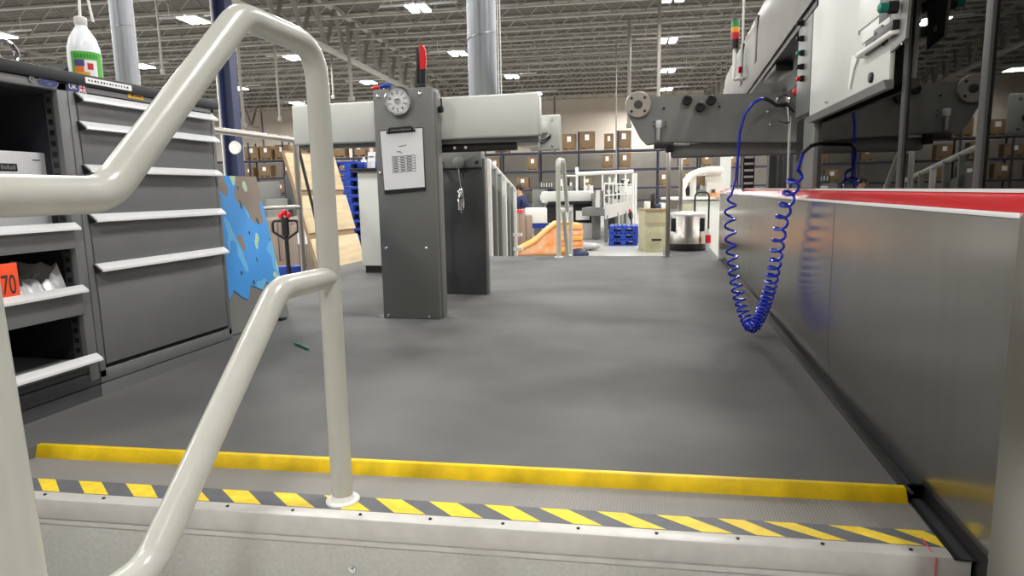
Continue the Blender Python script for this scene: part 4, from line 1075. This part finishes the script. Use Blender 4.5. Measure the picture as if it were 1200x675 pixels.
# plywood sheets leaning, on the ground left of the platform
def plywood():
    D_ = 11.3
    b1 = at(433, 320, z=GZ); b1 = at(433, 322, d=D_); b1.z = GZ
    b1 = at(432, 318, d=D_)
    t1 = at(391, 180, d=D_)
    L = Vector((-.12, -1.3, 0))
    b0 = b1+L; t0 = t1+L
    t = thing('plywood_stack', 'pale plywood boards leaning behind the platform', 'plywood', ((b0.x+b1.x)/2, b0.y, GZ))
    n = (L).cross(t1-b1).normalized()
    if n.y > 0 and n.x < 0: n = -n
    n = n if n.x > 0 else -n
    dn = (b1-t1).normalized(); f = (GZ-b1.z)/dn.z
    Bb1, Bb0 = b1+dn*f, b0+dn*f
    for k in range(4):
        s0, s1 = k/3.45+.02, min(1.06, (k+1)/3.45-.02)
        if s0 >= 1.05: break
        A, Bq = t1.lerp(Bb1, s0), t1.lerp(Bb1, s1); A0, B0 = A+L, Bq+L
        obj('board', MB().hexa([B0-n*.04, Bq-n*.04, Bq, B0, A0-n*.04, A-n*.04, A, A0], .003), 'ply', t)
    obj('backing', MB().hexa([Bb0-n*.09, Bb1-n*.09, Bb1-n*.045, Bb0-n*.045, t0-n*.09, t1-n*.09, t1-n*.045, t0-n*.045]), 'batten', t)
plywood()
# blue plastic pallets
def pallet_mb(L=1.2, W=.8, H=.15):
    mb = MB()
    for k in range(7): y = -W/2+k*(W-.09)/6; mb.box((-L/2, y, H-.03), (L/2, y+.09, H), .004)
    mb.box((-L/2, -W/2, H-.05), (L/2, W/2, H-.031))
    for x in (-L/2, -.07, L/2-.14):
        for y in (-W/2, -.07, W/2-.14): mb.box((x, y, .02), (x+.14, y+.14, H-.048), .006)
        mb.box((x, -W/2, 0), (x+.14, W/2, .022), .003)
    return mb
pal0 = obj('plastic_pallet', pallet_mb(), 'blueplastic', origin=(0, 0, 0))
first = True
q = at(424, 300, d=12.6)
for k in range(14):
    o = pal0 if first else pal0.copy()
    if not first: COL.objects.link(o)
    first = False
    o.location = (q.x-.25+random.uniform(-.02, .02), q.y+.4, GZ+.001+k*.158); o.rotation_euler = (0, 0, .1)
    tag(o, 'blue plastic pallet in the tall stack behind the plywood, %s from the ground' % ORD[k], 'pallet', 'blue pallets in the tall stack')
# three pallets on the floor in the middle
a = at(713, 288, z=GZ); b2 = at(747, 288, z=GZ)
sc = (b2-a).length/.8
for k in range(3):
    o = pal0.copy(); COL.objects.link(o)
    o.location = (a.x+.4, a.y+.6, GZ+.001+k*.185); o.rotation_euler = (0, 0, math.pi/2+.02); o.scale = (1, 1, 1.2)
    tag(o, 'blue plastic pallet of the small stack on the concrete floor, ' + ('lowest', 'middle one', 'topmost')[k], 'pallet', 'blue pallets in the small stack')
# pallet jack (lifter) and board stacks at left
def pallet_jack(p, rot, col, label, hs=1.0):
    t = thing('pallet_jack', label, 'pallet jack', (0, 0, 0)); ORG[t.name] = Vector((0, 0, 0))
    fk = MB(); 
    for s_ in (-1, 1): fk.box((s_*.19-.08, .1, .07), (s_*.19+.08, 1.25, .13), .01)
    obj('fork', fk, col, t)
    obj('chassis', MB().box((-.27, -.12, .08), (.27, .12, .42), .03), col, t)
    wh = MB()
    for s_ in (-1, 1): wh.cyl((s_*.05, -.1, .09), (s_*.14, -.1, .09), .09, 16); wh.cyl((s_*.13, 1.1, .04), (s_*.24, 1.1, .04), .04, 12)
    obj('wheel', wh, 'black', t)
    obj('tiller', MB().tube([(0, -.12, .3), (0, -.2, 1.0)], .035, 10), 'black', t)
    obj('handle_loop', MB().tube(fillet([(0, -.2, .88), (-.2, -.21, 1.02), (-.2, -.22, 1.2), (-.06, -.22, 1.2), (.06, -.22, 1.2), (.2, -.22, 1.2), (.2, -.21, 1.02), (0, -.2, .88)], .06, 5), .022, 8), 'black', t)
    obj('control_head', MB().m('black').box((-.06, -.27, .95), (.06, -.18, 1.26), .02).m('redplastic').ball((-.06, -.24, 1.29), .05).ball((.06, -.24, 1.29), .05).ball((0, -.26, 1.34), .05), None, t, label='black control head with red buttons')
    t.location = p; t.rotation_euler = (0, 0, rot); t.scale = (hs,)*3; ORG[t.name] = Vector(p)
    return t
q = at(337, 290, d=11.0); pallet_jack(Vector((q.x, q.y, GZ+.001)), .5, 'blueplastic', 'pallet jack with black handle loop and red buttons behind the camouflage board', .98)
def board_stack(px0, px1, py, d, h, depth, label, n=7, key='corr'):
    a, b_ = at(px0, 250, d=d), at(px1, 250, d=d); zt_ = at((px0+px1)/2, py, d=d).z
    t = thing('board_stack', label, 'cardboard stack', ((a.x+b_.x)/2, a.y+depth/2, GZ))
    r_ = (b_-a); r_.z = 0; dy = Vector((-r_.y, r_.x, 0)).normalized()*depth
    pb = MB(); pb.obox(Vector((a.x, a.y, GZ+.001)), r_, dy, (0, 0, .13)); obj('wood_base', pb, 'batten', t)
    for k in range(n):
        o = Vector((a.x, a.y, GZ+.131))+r_*(k/n)
        hh = zt_-GZ-.131-(.03*((k*7) % 3))
        obj('bundle', MB().obox(o+dy*.02*(k % 2), r_*(1/n-.01), dy*.95, (0, 0, hh), .006), key, t)
    return t
gs = thing('grey_screen', 'grey screen panel on feet behind the cardboard bundles at left', 'screen', gpt(308, 250, 24, GZ) if False else at(308, 240, d=24))
gs.location.z = GZ; ORG[gs.name] = gs.location.copy()
def scr(px0, py0, px1, d, dep, nm, k):
    a, b_ = at(px0, 240, d=d), at(px1, 240, d=d); zt_ = at((px0+px1)/2, py0, d=d).z; a.z = GZ+.001; r_ = b_-a; r_.z = 0
    return obj(nm, MB().obox(a, r_, Vector((-r_.y, r_.x, 0)).normalized()*dep, (0, 0, zt_-GZ), .01), k, gs)
scr(286, 213, 329, 24, .08, 'panel', 'machgrey'); scr(336, 205, 343, 23.6, .3, 'dark_cabinet', 'darkcol'); scr(312, 233, 332, 23, .5, 'low_unit', 'castgrey')
board_stack(300, 348, 256, 14.5, 1.2, 1.4, 'stack of upright grey-brown cardboard bundles behind the pallet jack', 6)
board_stack(338, 366, 265, 12.6, 1.2, .9, 'strapped grey cardboard stack with white tag beside the plywood', 3)
q = at(356, 276, d=12.5)
tag(obj('paper_tag', MB().box((q.x-.1, q.y-.06, q.z-.16), (q.x+.1, q.y-.055, q.z+.16)), 'paper'), 'white paper tag on the strapped cardboard stack', 'tag')
board_stack(601, 624, 250, 16.3, 1.2, .9, 'upright brown cardboard bundle stack left of the orange prints', 3)

# ------------------------------------------------------------------ middle distance
def gpt(px, py, d, z=None):
    p = at(px, py, d=d)
    if z is not None: p.z = z
    return p
def pbox(mb, px0, py0, px1, py1, d, depth, bev=0):
    """box whose camera-side face covers the given part of the photo at distance d"""
    a, b_ = at(px0, py1, d=d), at(px1, py1, d=d); zt_ = at(px0, py0, d=d).z
    r_ = b_-a; r_.z = 0
    dy = Vector((-r_.y, r_.x, 0)).normalized()*depth
    return mb.obox(a, r_, dy, (0, 0, zt_-a.z), bev)
def gbox(mb, px0, py0, px1, d, depth, bev=0, zb=None):
    a, b_ = at(px0, 240, d=d), at(px1, 240, d=d); zt_ = at((px0+px1)/2, py0, d=d).z
    zb = GZ+.001 if zb is None else zb
    a.z = zb; r_ = b_-a; r_.z = 0
    dy = Vector((-r_.y, r_.x, 0)).normalized()*depth
    return mb.obox(a, r_, dy, (0, 0, zt_-zb), bev)
# profile partition beside the column
def partition():
    d0, d1 = 7.4, 11.0
    a, b_ = at(572, 200, d=d0), at(603, 230, d=d1); a.z = b_.z = GZ
    t = thing('sliding_rack', 'tall grey framed panel rack receding behind the dark column', 'panel rack', a)
    N = 7
    for k in range(N):
        s_ = k/(N-1); o = a.lerp(b_, s_)
        zt_ = .98-.32*s_
        obj('panel', MB().box((o.x-.03, o.y-.02, GZ), (o.x+.03, o.y+.03, zt_), .004), 'alu' if k % 3 == 0 else 'machgrey', t)
    sd = MB(); sd.hexa([a+Vector((-.03, .1, .1)), b_+Vector((-.05, -.1, .1)), b_+Vector((-.08, -.1, .1)), a+Vector((-.06, .1, .1)), a+Vector((-.03, .1, 1.7)), b_+Vector((-.05, -.1, 1.4)), b_+Vector((-.08, -.1, 1.4)), a+Vector((-.06, .1, 1.7))])
    obj('back_sheet', sd, 'machgrey', t)
    obj('top_rail', MB().tube([a+Vector((0, 0, .98-GZ)), b_+Vector((0, 0, .66-GZ))], .03, 8), 'machwhite', t)
    obj('foot_rail', MB().tube([a+Vector((.02, 0, .05)), b_+Vector((.02, 0, .05))], .04, 8), 'machgrey', t)
    q = a.lerp(b_, .75)
    for k in range(3): obj('white_clip', MB().box((q.x+.06, q.y-.1, -.5+k*.22), (q.x+.2, q.y-.06, -.45+k*.22)), 'white', t)
partition()
q = gpt(590, 297, 12.0, GZ)
tag(obj('blue_bin', MB().lathe([(.22, 0), (.27, .02), (.3, .28), (.31, .3), (.28, .3), (.25, .1), (.01, .1)], q, seg=20), 'blueplastic'), 'dark blue tub on the floor below the panel rack', 'tub')
# orange printed sheets
def prints():
    d = 14.8
    t = thing('printed_sheet_pile', 'large heap of orange and yellow printed sheets beyond the platform end', 'sheet pile', gpt(645, 290, d, GZ))
    L = gpt(606, 299, d, GZ); R_ = gpt(683, 299, d, GZ); r_ = R_-L; dy = Vector((-r_.y, r_.x, 0)).normalized()
    obj('wood_pallet', MB().obox(L+Vector((0, 0, .001)), r_, dy*1.3, (0, 0, .14)), 'batten', t)
    def prof(pts, k0, k1):
        return MB().prism([L+r_*u+dy*k0+Vector((0, 0, z)) for u, z in pts], dy*(k1-k0), .012)
    obj('heap', prof([(.0, .141), (.99, .141), (.99, .8), (.62, .8), (.5, .68), (.30, .42), (.02, .2)], .06, 1.2), 'peach', t)
    for k in range(5):
        z0 = .2+k*.125
        obj('sheet_bundle', MB().obox(L+r_*(.66+.01*(k % 2))+Vector((0, 0, z0))+dy*.03*(k % 2), r_*.34, dy*1.1, (0, 0, .11), .015), 'peach' if k % 2 else 'yellowprint', t)
    obj('top_sheet', prof([(.0, .20), (.3, .43), (.5, .69), (.62, .82), (.86, .84), (.86, .87), (.6, .86), (.48, .73), (.28, .47), (.0, .26)], .0, 1.0), 'yellowprint', t, label='yellow printed sheets lying aslant')
prints()
q = gpt(678, 298, 14.8, GZ)
tag(obj('foil_bag', MB().ball((q.x, q.y, GZ+.14), .2, (1.2, .8, .68)), 'navy'), 'dark blue bag lying at the right foot of the orange prints', 'bag')
q = gpt(689, 285, 17.2, GZ)
tag(obj('white_sack', MB().ball((q.x, q.y, GZ+.11), .2, (1.7, .9, .52)), 'bag'), 'white wrapped bundle on the floor right of the orange prints', 'bundle')
# white wrapped pallet behind the person
wp = thing('wrapped_pallet', 'white wrapped pallet load with blue base behind the brown cardboard', 'pallet load', gpt(628, 270, 17.6, GZ))
obj('load', gbox(MB(), 616, 244, 641, 17.6, .8, .03, zb=gpt(628, 262, 17.6).z), 'white', wp)
obj('base', gbox(MB(), 617, 262, 643, 17.65, .75, .0, zb=gpt(628, 268, 17.6).z), 'blueplastic', wp)
for px in (622, 638): obj('leg', gbox(MB(), px-1.5, 268, px+1.5, 17.7, .5), 'black', wp)
# person in navy
def person():
    d = 19.3
    p = gpt(615, 240, d); f = p.copy(); f.z = GZ
    t = thing('person', 'person in a navy shirt leaning over the white pallet load', 'person', f)
    back = (at(612, 240, d=d)-at(620, 240, d=d)).normalized()          # towards photo left
    st_ = 0
    def V(lx, fy, z): return f+back*lx+Vector((.28, .96, 0))*fy+Vector((0, 0, z+st_))
    sk = [(V(0, 0, .92), .13), (V(.03, .02, 1.12), .14), (V(.08, .03, 1.34), .15), (V(.14, .03, 1.46), .06), (V(.18, .04, 1.56), .085), (V(.2, .04, 1.68), .085)]
    E_ = [(0, 1), (1, 2), (2, 3), (3, 4), (4, 5)]
    def add(pts, par):
        i = par
        for q_, r in pts:
            sk.append((q_, r)); E_.append((i, len(sk)-1)); i = len(sk)-1
        return i
    for s_ in (-1, 1):
        add([(V(.0, s_*.09, .86), .095), (V(.03, s_*.1, .48), .065), (V(.0, s_*.1, .09), .045), (V(.12, s_*.1, .04), .04)], 0)
        h = add([(V(.08, s_*.19, 1.36), .065), (V(.14, s_*.23, 1.1), .048), (V(.34, s_*.16, .98), .036), (V(.42, s_*.14, .97), .032)], 2)
        for k in range(4): add([(V(.47, s_*.14+(k-1.5)*.02, .965), .011), (V(.51-.01*abs(k-1.5), s_*.14+(k-1.5)*.022, .95), .009)], h)
        add([(V(.44, s_*.14-s_*.05, .975), .012), (V(.475, s_*.14-s_*.06, .965), .01)], h)
    me = bpy.data.meshes.new('body'); me.from_pydata([v-f for v, r in sk], E_, [])
    o = bpy.data.objects.new('body', me); COL.objects.link(o); o.parent = t
    m_ = o.modifiers.new('skin', 'SKIN')
    for i, (v, r) in enumerate(sk): me.skin_vertices[0].data[i].radius = (r, r)
    me.skin_vertices[0].data[0].use_root = True
    o.modifiers.new('sub', 'SUBSURF').levels = 1
    o.modifiers['sub'].render_levels = 2
    me.materials.append(K['skin'])
    # clothes: slightly larger skins over torso, arms and legs
    def cloth(name, key, pts, edges, grow):
        m2 = bpy.data.meshes.new(name); m2.from_pydata([v-f for v, r in pts], edges, [])
        c_ = bpy.data.objects.new(name, m2); COL.objects.link(c_); c_.parent = t
        c_.modifiers.new('skin', 'SKIN')
        for i, (v, r) in enumerate(pts): m2.skin_vertices[0].data[i].radius = (r+grow, r+grow)
        m2.skin_vertices[0].data[0].use_root = True
        sb = c_.modifiers.new('sub', 'SUBSURF'); sb.levels = 1; sb.render_levels = 2
        m2.materials.append(K[key])
    sp = [(V(0, 0, .88), .13), sk[1], (V(.08, .03, 1.35), .15), (V(.12, .03, 1.44), .07)]; ed = [(0, 1), (1, 2), (2, 3)]
    for s_ in (-1, 1):
        n0 = len(sp); sp += [(V(.08, s_*.19, 1.36), .068), (V(.14, s_*.23, 1.1), .052), (V(.36, s_*.155, .977), .038)]; ed += [(2, n0), (n0, n0+1), (n0+1, n0+2)]
    cloth('shirt', 'shirt', sp, ed, .018)
    tp_ = [(V(0, 0, .9), .13)]; ed = []
    for s_ in (-1, 1):
        n0 = len(tp_); tp_ += [(V(0, s_*.09, .84), .1), (V(.03, s_*.1, .48), .07), (V(0, s_*.1, .1), .055)]; ed += [(0, n0), (n0, n0+1), (n0+1, n0+2)]
    cloth('trousers', 'trouser', tp_, ed, .015)
    hd = V(.2, .04, 1.64)
    obj('hair', MB().ball(hd+Vector((0, 0, .035))-back*.025, .112, (1, 1, .95)), 'hair', t)
    fc_ = MB().m('skin').ball(hd+back*.1+Vector((0, 0, -.03)), .022).m('hair')
    sd = back.cross(Vector((0, 0, 1)))
    for s_ in (-1, 1): fc_.ball(hd+back*.095+sd*s_*.035+Vector((0, 0, .0)), .01)
    fc_.m('flag_red').ball(hd+back*.092+Vector((0, 0, -.075)), .014, (.6, 1.4, .5))
    fc_.m('skin')
    for s_ in (-1, 1): fc_.ball(hd+sd*s_*.105+Vector((0, 0, -.02)), .025, (.7, .7, 1.2))
    obj('face', fc_, None, t)
person()
# desk with goods left of the person
dk = thing('packing_bench', 'cluttered packing bench left of the person', 'bench', gpt(606, 240, 20.5, GZ))
obj('bench_top', gbox(MB(), 596, 236, 612, 20.5, .8, zb=gpt(600, 238, 20.5).z), 'machwhite', dk)
for px in (597, 610): obj('leg', gbox(MB(), px, 238, px+1.2, 20.5, .05), 'machgrey', dk)
tag(obj('pink_box', gbox(MB(), 602, 246, 612, 16.4, .5, zb=gpt(612, 250, 16.3).z+.004), 'pinkstring'), 'pink flat box on the brown cardboard stack', 'box')
tag(obj('green_box', gbox(MB(), 602, 226, 610, 20.7, .4, zb=gpt(600, 236, 20.5).z), 'tealknob'), 'green and white box on the packing bench', 'box')

# grey machine with openings
def grey_machine():
    d = 21.0
    t = thing('folding_machine', 'light grey machine with dark openings behind the far handrail', 'machine', gpt(668, 280, d, GZ))
    obj('lower_body', gbox(MB(), 637, 262, 694, d, 1.6, .03), 'machwhite', t)
    md = MB().m('machgrey'); gbox(md, 640, 239, 694, d+.5, 1.2, .02, zb=gpt(660, 263, d).z); obj('middle_body', md, None, t)
    obj('upper_body', gbox(MB(), 637, 224, 696, d+.1, 1.6, .04, zb=gpt(660, 238, d).z), 'machwhite', t)
    obj('opening', pbox(MB(), 641, 239, 654, 261, d+.3, .1), 'black', t); obj('opening', pbox(MB(), 673, 239, 693, 261, d+.3, .1), 'black', t)
    pn = MB(); pbox(pn, 655, 240, 672, 262, d+.25, .15, .01); pbox(pn, 675, 247, 691, 258, d+.2, .1, .01); obj('white_door', pn, 'white', t)
    tb = MB(); pbox(tb, 642, 236.5, 695, 239.5, d-.1, .2); obj('dark_rail', tb, 'blackmetal', t)
    obj('right_pillar', gbox(MB(), 695, 226, 704, d-.3, 1.2, .03), 'machgrey', t)
    lb = MB(); pbox(lb, 698, 231, 701, 236, d-.33, .02); obj('label', lb, 'white', t)
    obj('side_box', gbox(MB(), 625, 222, 640, d+2, 1.0, .03), 'machgrey', t)
    gr = MB(); pbox(gr, 633, 228, 637, 235, d+1.96, .03); obj('white_notice', gr, 'paper', t)
    tp = MB().m('darkcol')
    pbox(tp, 632, 213, 648, 222, d+2, .6); tp.m('alu')
    for px in range(634, 648, 3): pbox(tp, px, 214, px+1.2, 219, d+1.98, .02)
    obj('top_unit', tp, None, t)
grey_machine()
# conveyor and clutter to its right
def conveyor():
    d = 21.5
    t = thing('conveyor', 'long grey conveyor with guard posts right of the light grey machine', 'conveyor', gpt(720, 280, d, GZ))
    a, b_ = at(709, 272, d=19.5), at(742, 250, d=26); a.z = -.15; b_.z = -.15
    r_ = (b_-a); sd = Vector((r_.y, -r_.x, 0)).normalized()
    obj('bed', MB().obox(a, r_, -sd*.7, (0, 0, .25), .02), 'machgrey', t)
    obj('side_plate', MB().obox(a+sd*.03+Vector((0, 0, -.1)), r_, -sd*.04, (0, 0, .42)), 'alu', t)
    for s_ in (.03, .35, .65, .95): o = a.lerp(b_, s_); obj('leg', MB().box((o.x-.05, o.y-.05, GZ), (o.x+.05, o.y+.05, -.14)), 'machgrey', t)
    rnd = random.Random(11)
    for k in range(34):
        cl = MB()
        s_ = rnd.random(); o = a.lerp(b_, s_)-sd*rnd.uniform(.1, .6); h = rnd.uniform(.1, .55)
        cl.m(rnd.choice(['machwhite', 'black', 'white', 'alu', 'machgrey', 'black', 'white'])).box((o.x-.06, o.y-.1, .1), (o.x+rnd.uniform(.02, .1), o.y+.1, .1+h))
        obj('fitting', cl, None, t)
    gf = MB()
    for k in range(9): o = a.lerp(b_, k/8)-sd*.02; gf.cyl(o+Vector((0, 0, .2)), o+Vector((0, 0, .95)), .02, 6)
    gf.tube([a+Vector((0, 0, .95))-sd*.02, b_+Vector((0, 0, .95))-sd*.02], .02, 6); gf.tube([a+Vector((0, 0, .6))-sd*.02, b_+Vector((0, 0, .6))-sd*.02], .02, 6)
    obj('guard_frame', gf, 'machwhite', t)
conveyor()
def gantry():
    d = 23
    t = thing('pipe_gantry', 'white overhead pipe on posts above the conveyor', 'gantry', gpt(710, 280, d, GZ))
    a, b_ = gpt(676, 204, d), gpt(742, 201, d)
    obj('pipe', MB().tube([a, b_], .07, 10), 'white', t)
    for px in (742, 745): q = gpt(px, 203, d); obj('post', MB().cyl((q.x, q.y, GZ), (q.x, q.y, q.z), .045, 8), 'white', t)
    ps = MB(); q = gpt(676, 203, d); ps.cyl((q.x, q.y, GZ), (q.x, q.y, q.z), .045, 8)
    q = gpt(676, 196, d); ps.cyl((q.x, q.y, gpt(676, 204, d).z), (q.x, q.y, q.z), .06, 8)
    obj('post', ps, 'white', t)
    for px in (660, 685, 706, 722, 733): obj('drop_pipe', MB().cyl(gpt(px, 202, d), gpt(px, 225, d), .03, 6), 'machwhite', t)
    obj('side_pipe', MB().tube([gpt(658, 206, d), gpt(678, 206, d)], .03, 6), 'machwhite', t)
gantry()
# clutter units on top of the machine line
def far_units():
    rnd = random.Random(21)
    for i, (px0, py0, px1, d, k, lb) in enumerate(((640, 214, 648, 24, 'machgrey', 'dark grey unit above the light grey machine, near the far handrail'), (655, 208, 672, 25, 'machgrey', 'grey feeder unit left under the white overhead pipe'),
            (684, 214, 694, 25.5, 'carton', 'brown carton standing beneath the white overhead pipe'), (711, 207, 724, 26, 'darkcol', 'dark feeder head under the middle of the overhead pipe'), (728, 208, 741, 26.5, 'machwhite', 'pale feeder head under the right end of the overhead pipe'))):
        t = thing('feeder_unit', lb, 'machine unit', gpt((px0+px1)/2, 240, d, GZ))
        obj('body', gbox(MB(), px0, py0+10, px1, d, .8, .02), k, t)
        f = MB(); w_ = px1-px0
        for q in range(7):
            x = px0+rnd.random()*w_*.8; f.m(rnd.choice(['black', 'white', 'alu', 'machwhite'])); pbox(f, x, py0+rnd.random()*8, x+1+rnd.random()*3, py0+12+rnd.random()*8, d-.05, .2)
        obj('fittings', f, None, t)
far_units()
# red pallet jack and beige crate
q = gpt(744, 276, 20.5); pallet_jack(Vector((q.x, q.y, GZ+.001)), -1.1, 'redplastic', 'red pallet jack parked behind the small blue pallet stack', .7)
def crate():
    d = 16.2
    t = thing('crate', 'large beige crate bench left of the slim steel post', 'crate', gpt(769, 280, d, GZ))
    obj('body', gbox(MB(), 756.5, 246, 783, d, .9, .01), 'beige', t)
    s_ = MB(); pbox(s_, 756, 261, 783.3, 262.2, d-.03, .04); pbox(s_, 756, 245, 784, 247, d-.05, .95); obj('batten', s_, 'batten', t)
    o = MB(); pbox(o, 764, 280, 775, 282.5, d-.06, .05); obj('fork_opening', o, 'black', t)
    rnd = random.Random(5)
    zt_ = gpt(769, 245, d).z
    tops = (('carton_box', 'white', 757.5, 236, 762.5, 'white box at the left end on the beige crate'), ('cash_scale', 'navy', 768.3, 240, 774, 'dark blue tray in the middle of the beige crate'), ('monitor', 'black', 763.3, 227, 767.5, 'black screen standing on the beige crate'), ('paper_pile', 'paper', 775, 238, 780, 'white paper pile at the right on the beige crate'))
    for nm, k, x0, y0, x1, lb in tops:
        mb = MB(); gbox(mb, x0, y0, x1, d+.25, .3, .01, zb=zt_+.002)
        tag(obj('tray' if nm == 'cash_scale' else nm, mb, k), lb, {'carton_box': 'box', 'cash_scale': 'tray', 'monitor': 'screen', 'paper_pile': 'paper'}[nm])
crate()
# white arched machine behind the drum
def arch_machine():
    d = 13.0
    t = thing('arched_machine', 'white machine with curved frame behind the steel drum', 'machine', gpt(820, 280, d, GZ))
    obj('table', gbox(MB(), 790, 231, 858, d, 1.2, .01, zb=gpt(820, 234, d).z), 'white', t)
    obj('base', gbox(MB(), 815, 235, 856, d+.1, 1.0, .02), 'machwhite', t)
    arc = [(800, 232), (799, 222), (803, 213), (810, 205), (820, 201), (832, 199), (846, 199)]
    obj('curved_frame', MB().tube([gpt(x, y, d+.2) for x, y in arc], .07, 10), 'white', t)
    obj('hood', pbox(MB(), 826, 198, 846, 206, d+.3, .6, .03), 'white', t)
    pn = MB(); pbox(pn, 828, 206, 847, 231, d+.4, .5, .02); pbox(pn, 811, 206, 816, 231, d+.3, .2, .02); obj('housing', pn, 'machwhite', t)
    dk_ = MB().m('black'); pbox(dk_, 803, 219, 810, 229, d+.5, .3, .02); dk_.m('carton'); pbox(dk_, 817, 207, 826, 217, d+.5, .3); dk_.m('machgrey'); pbox(dk_, 818, 222, 824, 230, d+.4, .3); obj('mechanism', dk_, None, t)
    sc_ = MB(); pbox(sc_, 834, 222, 838, 229, d+.36, .05); pbox(sc_, 833, 210, 836, 214, d+.36, .05); obj('control_window', sc_, 'darkcol', t)
    lt = MB(); pbox(lt, 803, 243, 813, 250, d+.05, .3); obj('paper_bin', gbox(MB(), 800, 240, 812, d-.3, .4, .01), 'beige', t)
    rp_ = MB(); pbox(rp_, 840, 226, 859, 231, d-.1, .6); obj('pink_sheets', rp_, 'peach', t)
arch_machine()
q = gpt(850, 200, 14.5)
tag(obj('white_column', MB().box((q.x-.11, q.y-.1, GZ), (q.x+.11, q.y+.1, at(850, 140, d=14.5).z), .01), 'machwhite'), 'pale square column rising behind the arched machine', 'column')

# ------------------------------------------------------------------ racks along the back wall
RV = 46.3
def rack():
    t = thing('pallet_rack', 'long dark blue pallet rack along the back wall', 'rack', B(-12, RV, GZ))
    us = [-40+2.72*k for k in range(22)]
    for u in us:
        m_ = MB()
        for dv in (0, 1.05): m_.obox(B(u-.05, RV+dv, GZ), BU*.1, BV*.08, (0, 0, 4.6-GZ))
        obj('upright', m_, 'rack', t)
    for z in (-.1, .75, 2.02, 3.3):
        for dv in (0, 1.05): obj('beam', MB().obox(B(us[0], RV+dv-.01, z-.13), BU*(us[-1]-us[0]), BV*.06, (0, 0, .13)), 'rack', t)
        obj('shelf_board', MB().obox(B(us[0], RV+.05, z-.04), BU*(us[-1]-us[0]), BV*1.0, (0, 0, .035)), 'batten', t)
rack()
def carton(mb0=None):
    t = thing('carton', 'x', 'carton', (0, 0, 0), 'cartons on the far rack'); ORG[t.name] = Vector((0, 0, 0))
    obj('box', MB().box((-.5, 0, .12), (.5, .9, 1.0), .02), 'carton', t)
    obj('label', MB().box((-.14, -.012, .55), (.14, -.001, .85)), 'paper', t)
    obj('skid', MB().box((-.52, .0, 0), (.52, .9, .05)).box((-.5, 0, .05), (-.4, .9, .12)).box((-.05, 0, .05), (.05, .9, .12)).box((.4, 0, .05), (.5, .9, .12)), 'batten', t)
    return t
c0 = carton(); used = False
def put_carton(px, wpx, level, hpx, label, rotv=0):
    global used
    zs = {3: 3.302, 2: 2.022, 1: .752}[level]
    # on the rack plane: solve distance so that v = RV+.08
    d_ = 40
    for _ in range(25):
        p = at(px, 190, d=d_); d_ += (RV+.08-uv(p)[1])*.9
    u = uv(p)[0]; s_ = wpx*d_/FPX; h = hpx*d_/FPX
    loc = B(u, RV+.08, zs)
    if not used: t = c0; t.location = loc; used = True
    else: t = copy_tree(c0, loc)
    t.rotation_euler = (0, 0, BA); t.scale = (s_, 1, h); t['label'] = label
tops = [(667, 16, 20), (688, 18, 22), (713.5, 11, 19), (731, 17, 22), (295, 17, 16), (312, 14, 16), (331, 18, 17), (588, 16, 17), (560, 15, 18)]
tops += [(px, 15+px % 4, 16+px % 5) for px in (353, 375, 397, 421, 446, 470, 498, 527)]
for i, (px, w_, h_) in enumerate(sorted(tops)):
    put_carton(px, w_, 3, h_, 'brown carton on the top rack level, %s from the left' % ORD[i])
mids = [(624, 13, 16), (711.5, 13, 17), (732, 14, 18), (802, 13, 17), (291, 10, 12), (309, 15, 14), (336, 16, 14), (580, 12, 15), (857, 14, 16), (828, 12, 16)]
mids += [(px, 14+px % 4, 13+px % 5) for px in (357, 381, 404, 428, 455, 483, 512, 545)]
for i, (px, w_, h_) in enumerate(sorted(mids)):
    put_carton(px, w_, 2, h_, 'brown carton on the middle rack level, %s from the left' % ORD[i])
lows = [(778, 13, 16), (806, 14, 16), (300, 14, 13), (326, 14, 13), (612, 14, 14), (688, 12, 12)]
lows += [(px, 14+px % 4, 13+px % 5) for px in (354, 386, 410, 436, 462, 490, 520)]
for i, (px, w_, h_) in enumerate(sorted(lows)):
    put_carton(px, w_, 1, h_, 'brown carton on the lower rack level, %s from the left' % ORD[i])

# ------------------------------------------------------------------ drops, conduits and cables from the roof
def drop(px, pyb, d, r, label, key='girder', zb=None):
    p = at(px, pyb, d=d); z0 = p.z if zb is None else zb
    t = thing('roof_drop', label, 'conduit', (p.x, p.y, z0))
    obj('pipe', MB().cyl((p.x, p.y, z0+.1), (p.x, p.y, 7.15), r, 8), key, t)
    obj('end_box', MB().box((p.x-1.5*r, p.y-1.5*r, z0), (p.x+1.5*r, p.y+1.5*r, z0+.16), .01), key, t)
drop(286, 150, 22, .05, 'pale conduit drop right of the dark blue column')
drop(328, 142, 26, .045, 'thin pale conduit inside the handrail loop')
drop(391, 116, 30, .05, 'thin pale conduit left of the grey dial post')
drop(412, 118, 26, .07, 'thicker pale conduit beside the grey dial post')
drop(737, 150, 26, .07, 'tall pale conduit left of the round flange')
drop(771, 175, 24, .07, 'tall pale conduit above the sensor bracket')
drop(722, 190, 30, .03, 'thin cable drop between the rack cartons')
drop(870, 60, 16, .03, 'thin pale conduit behind the stack light')
drop(191, 88, 18, .03, 'thin conduit right of the galvanised duct by the cabinets')
p = at(585, 115, y=BY+.1)
cbx = thing('power_cable', 'two thin white cables dropping beside the duct onto the beam', 'cable', (p.x, p.y, BZ1))
for dx in (0, .012): obj('cable', MB().cyl((p.x+dx, p.y, BZ0+.1), (p.x+dx, p.y, 7.7), .003, 6), 'white', cbx)
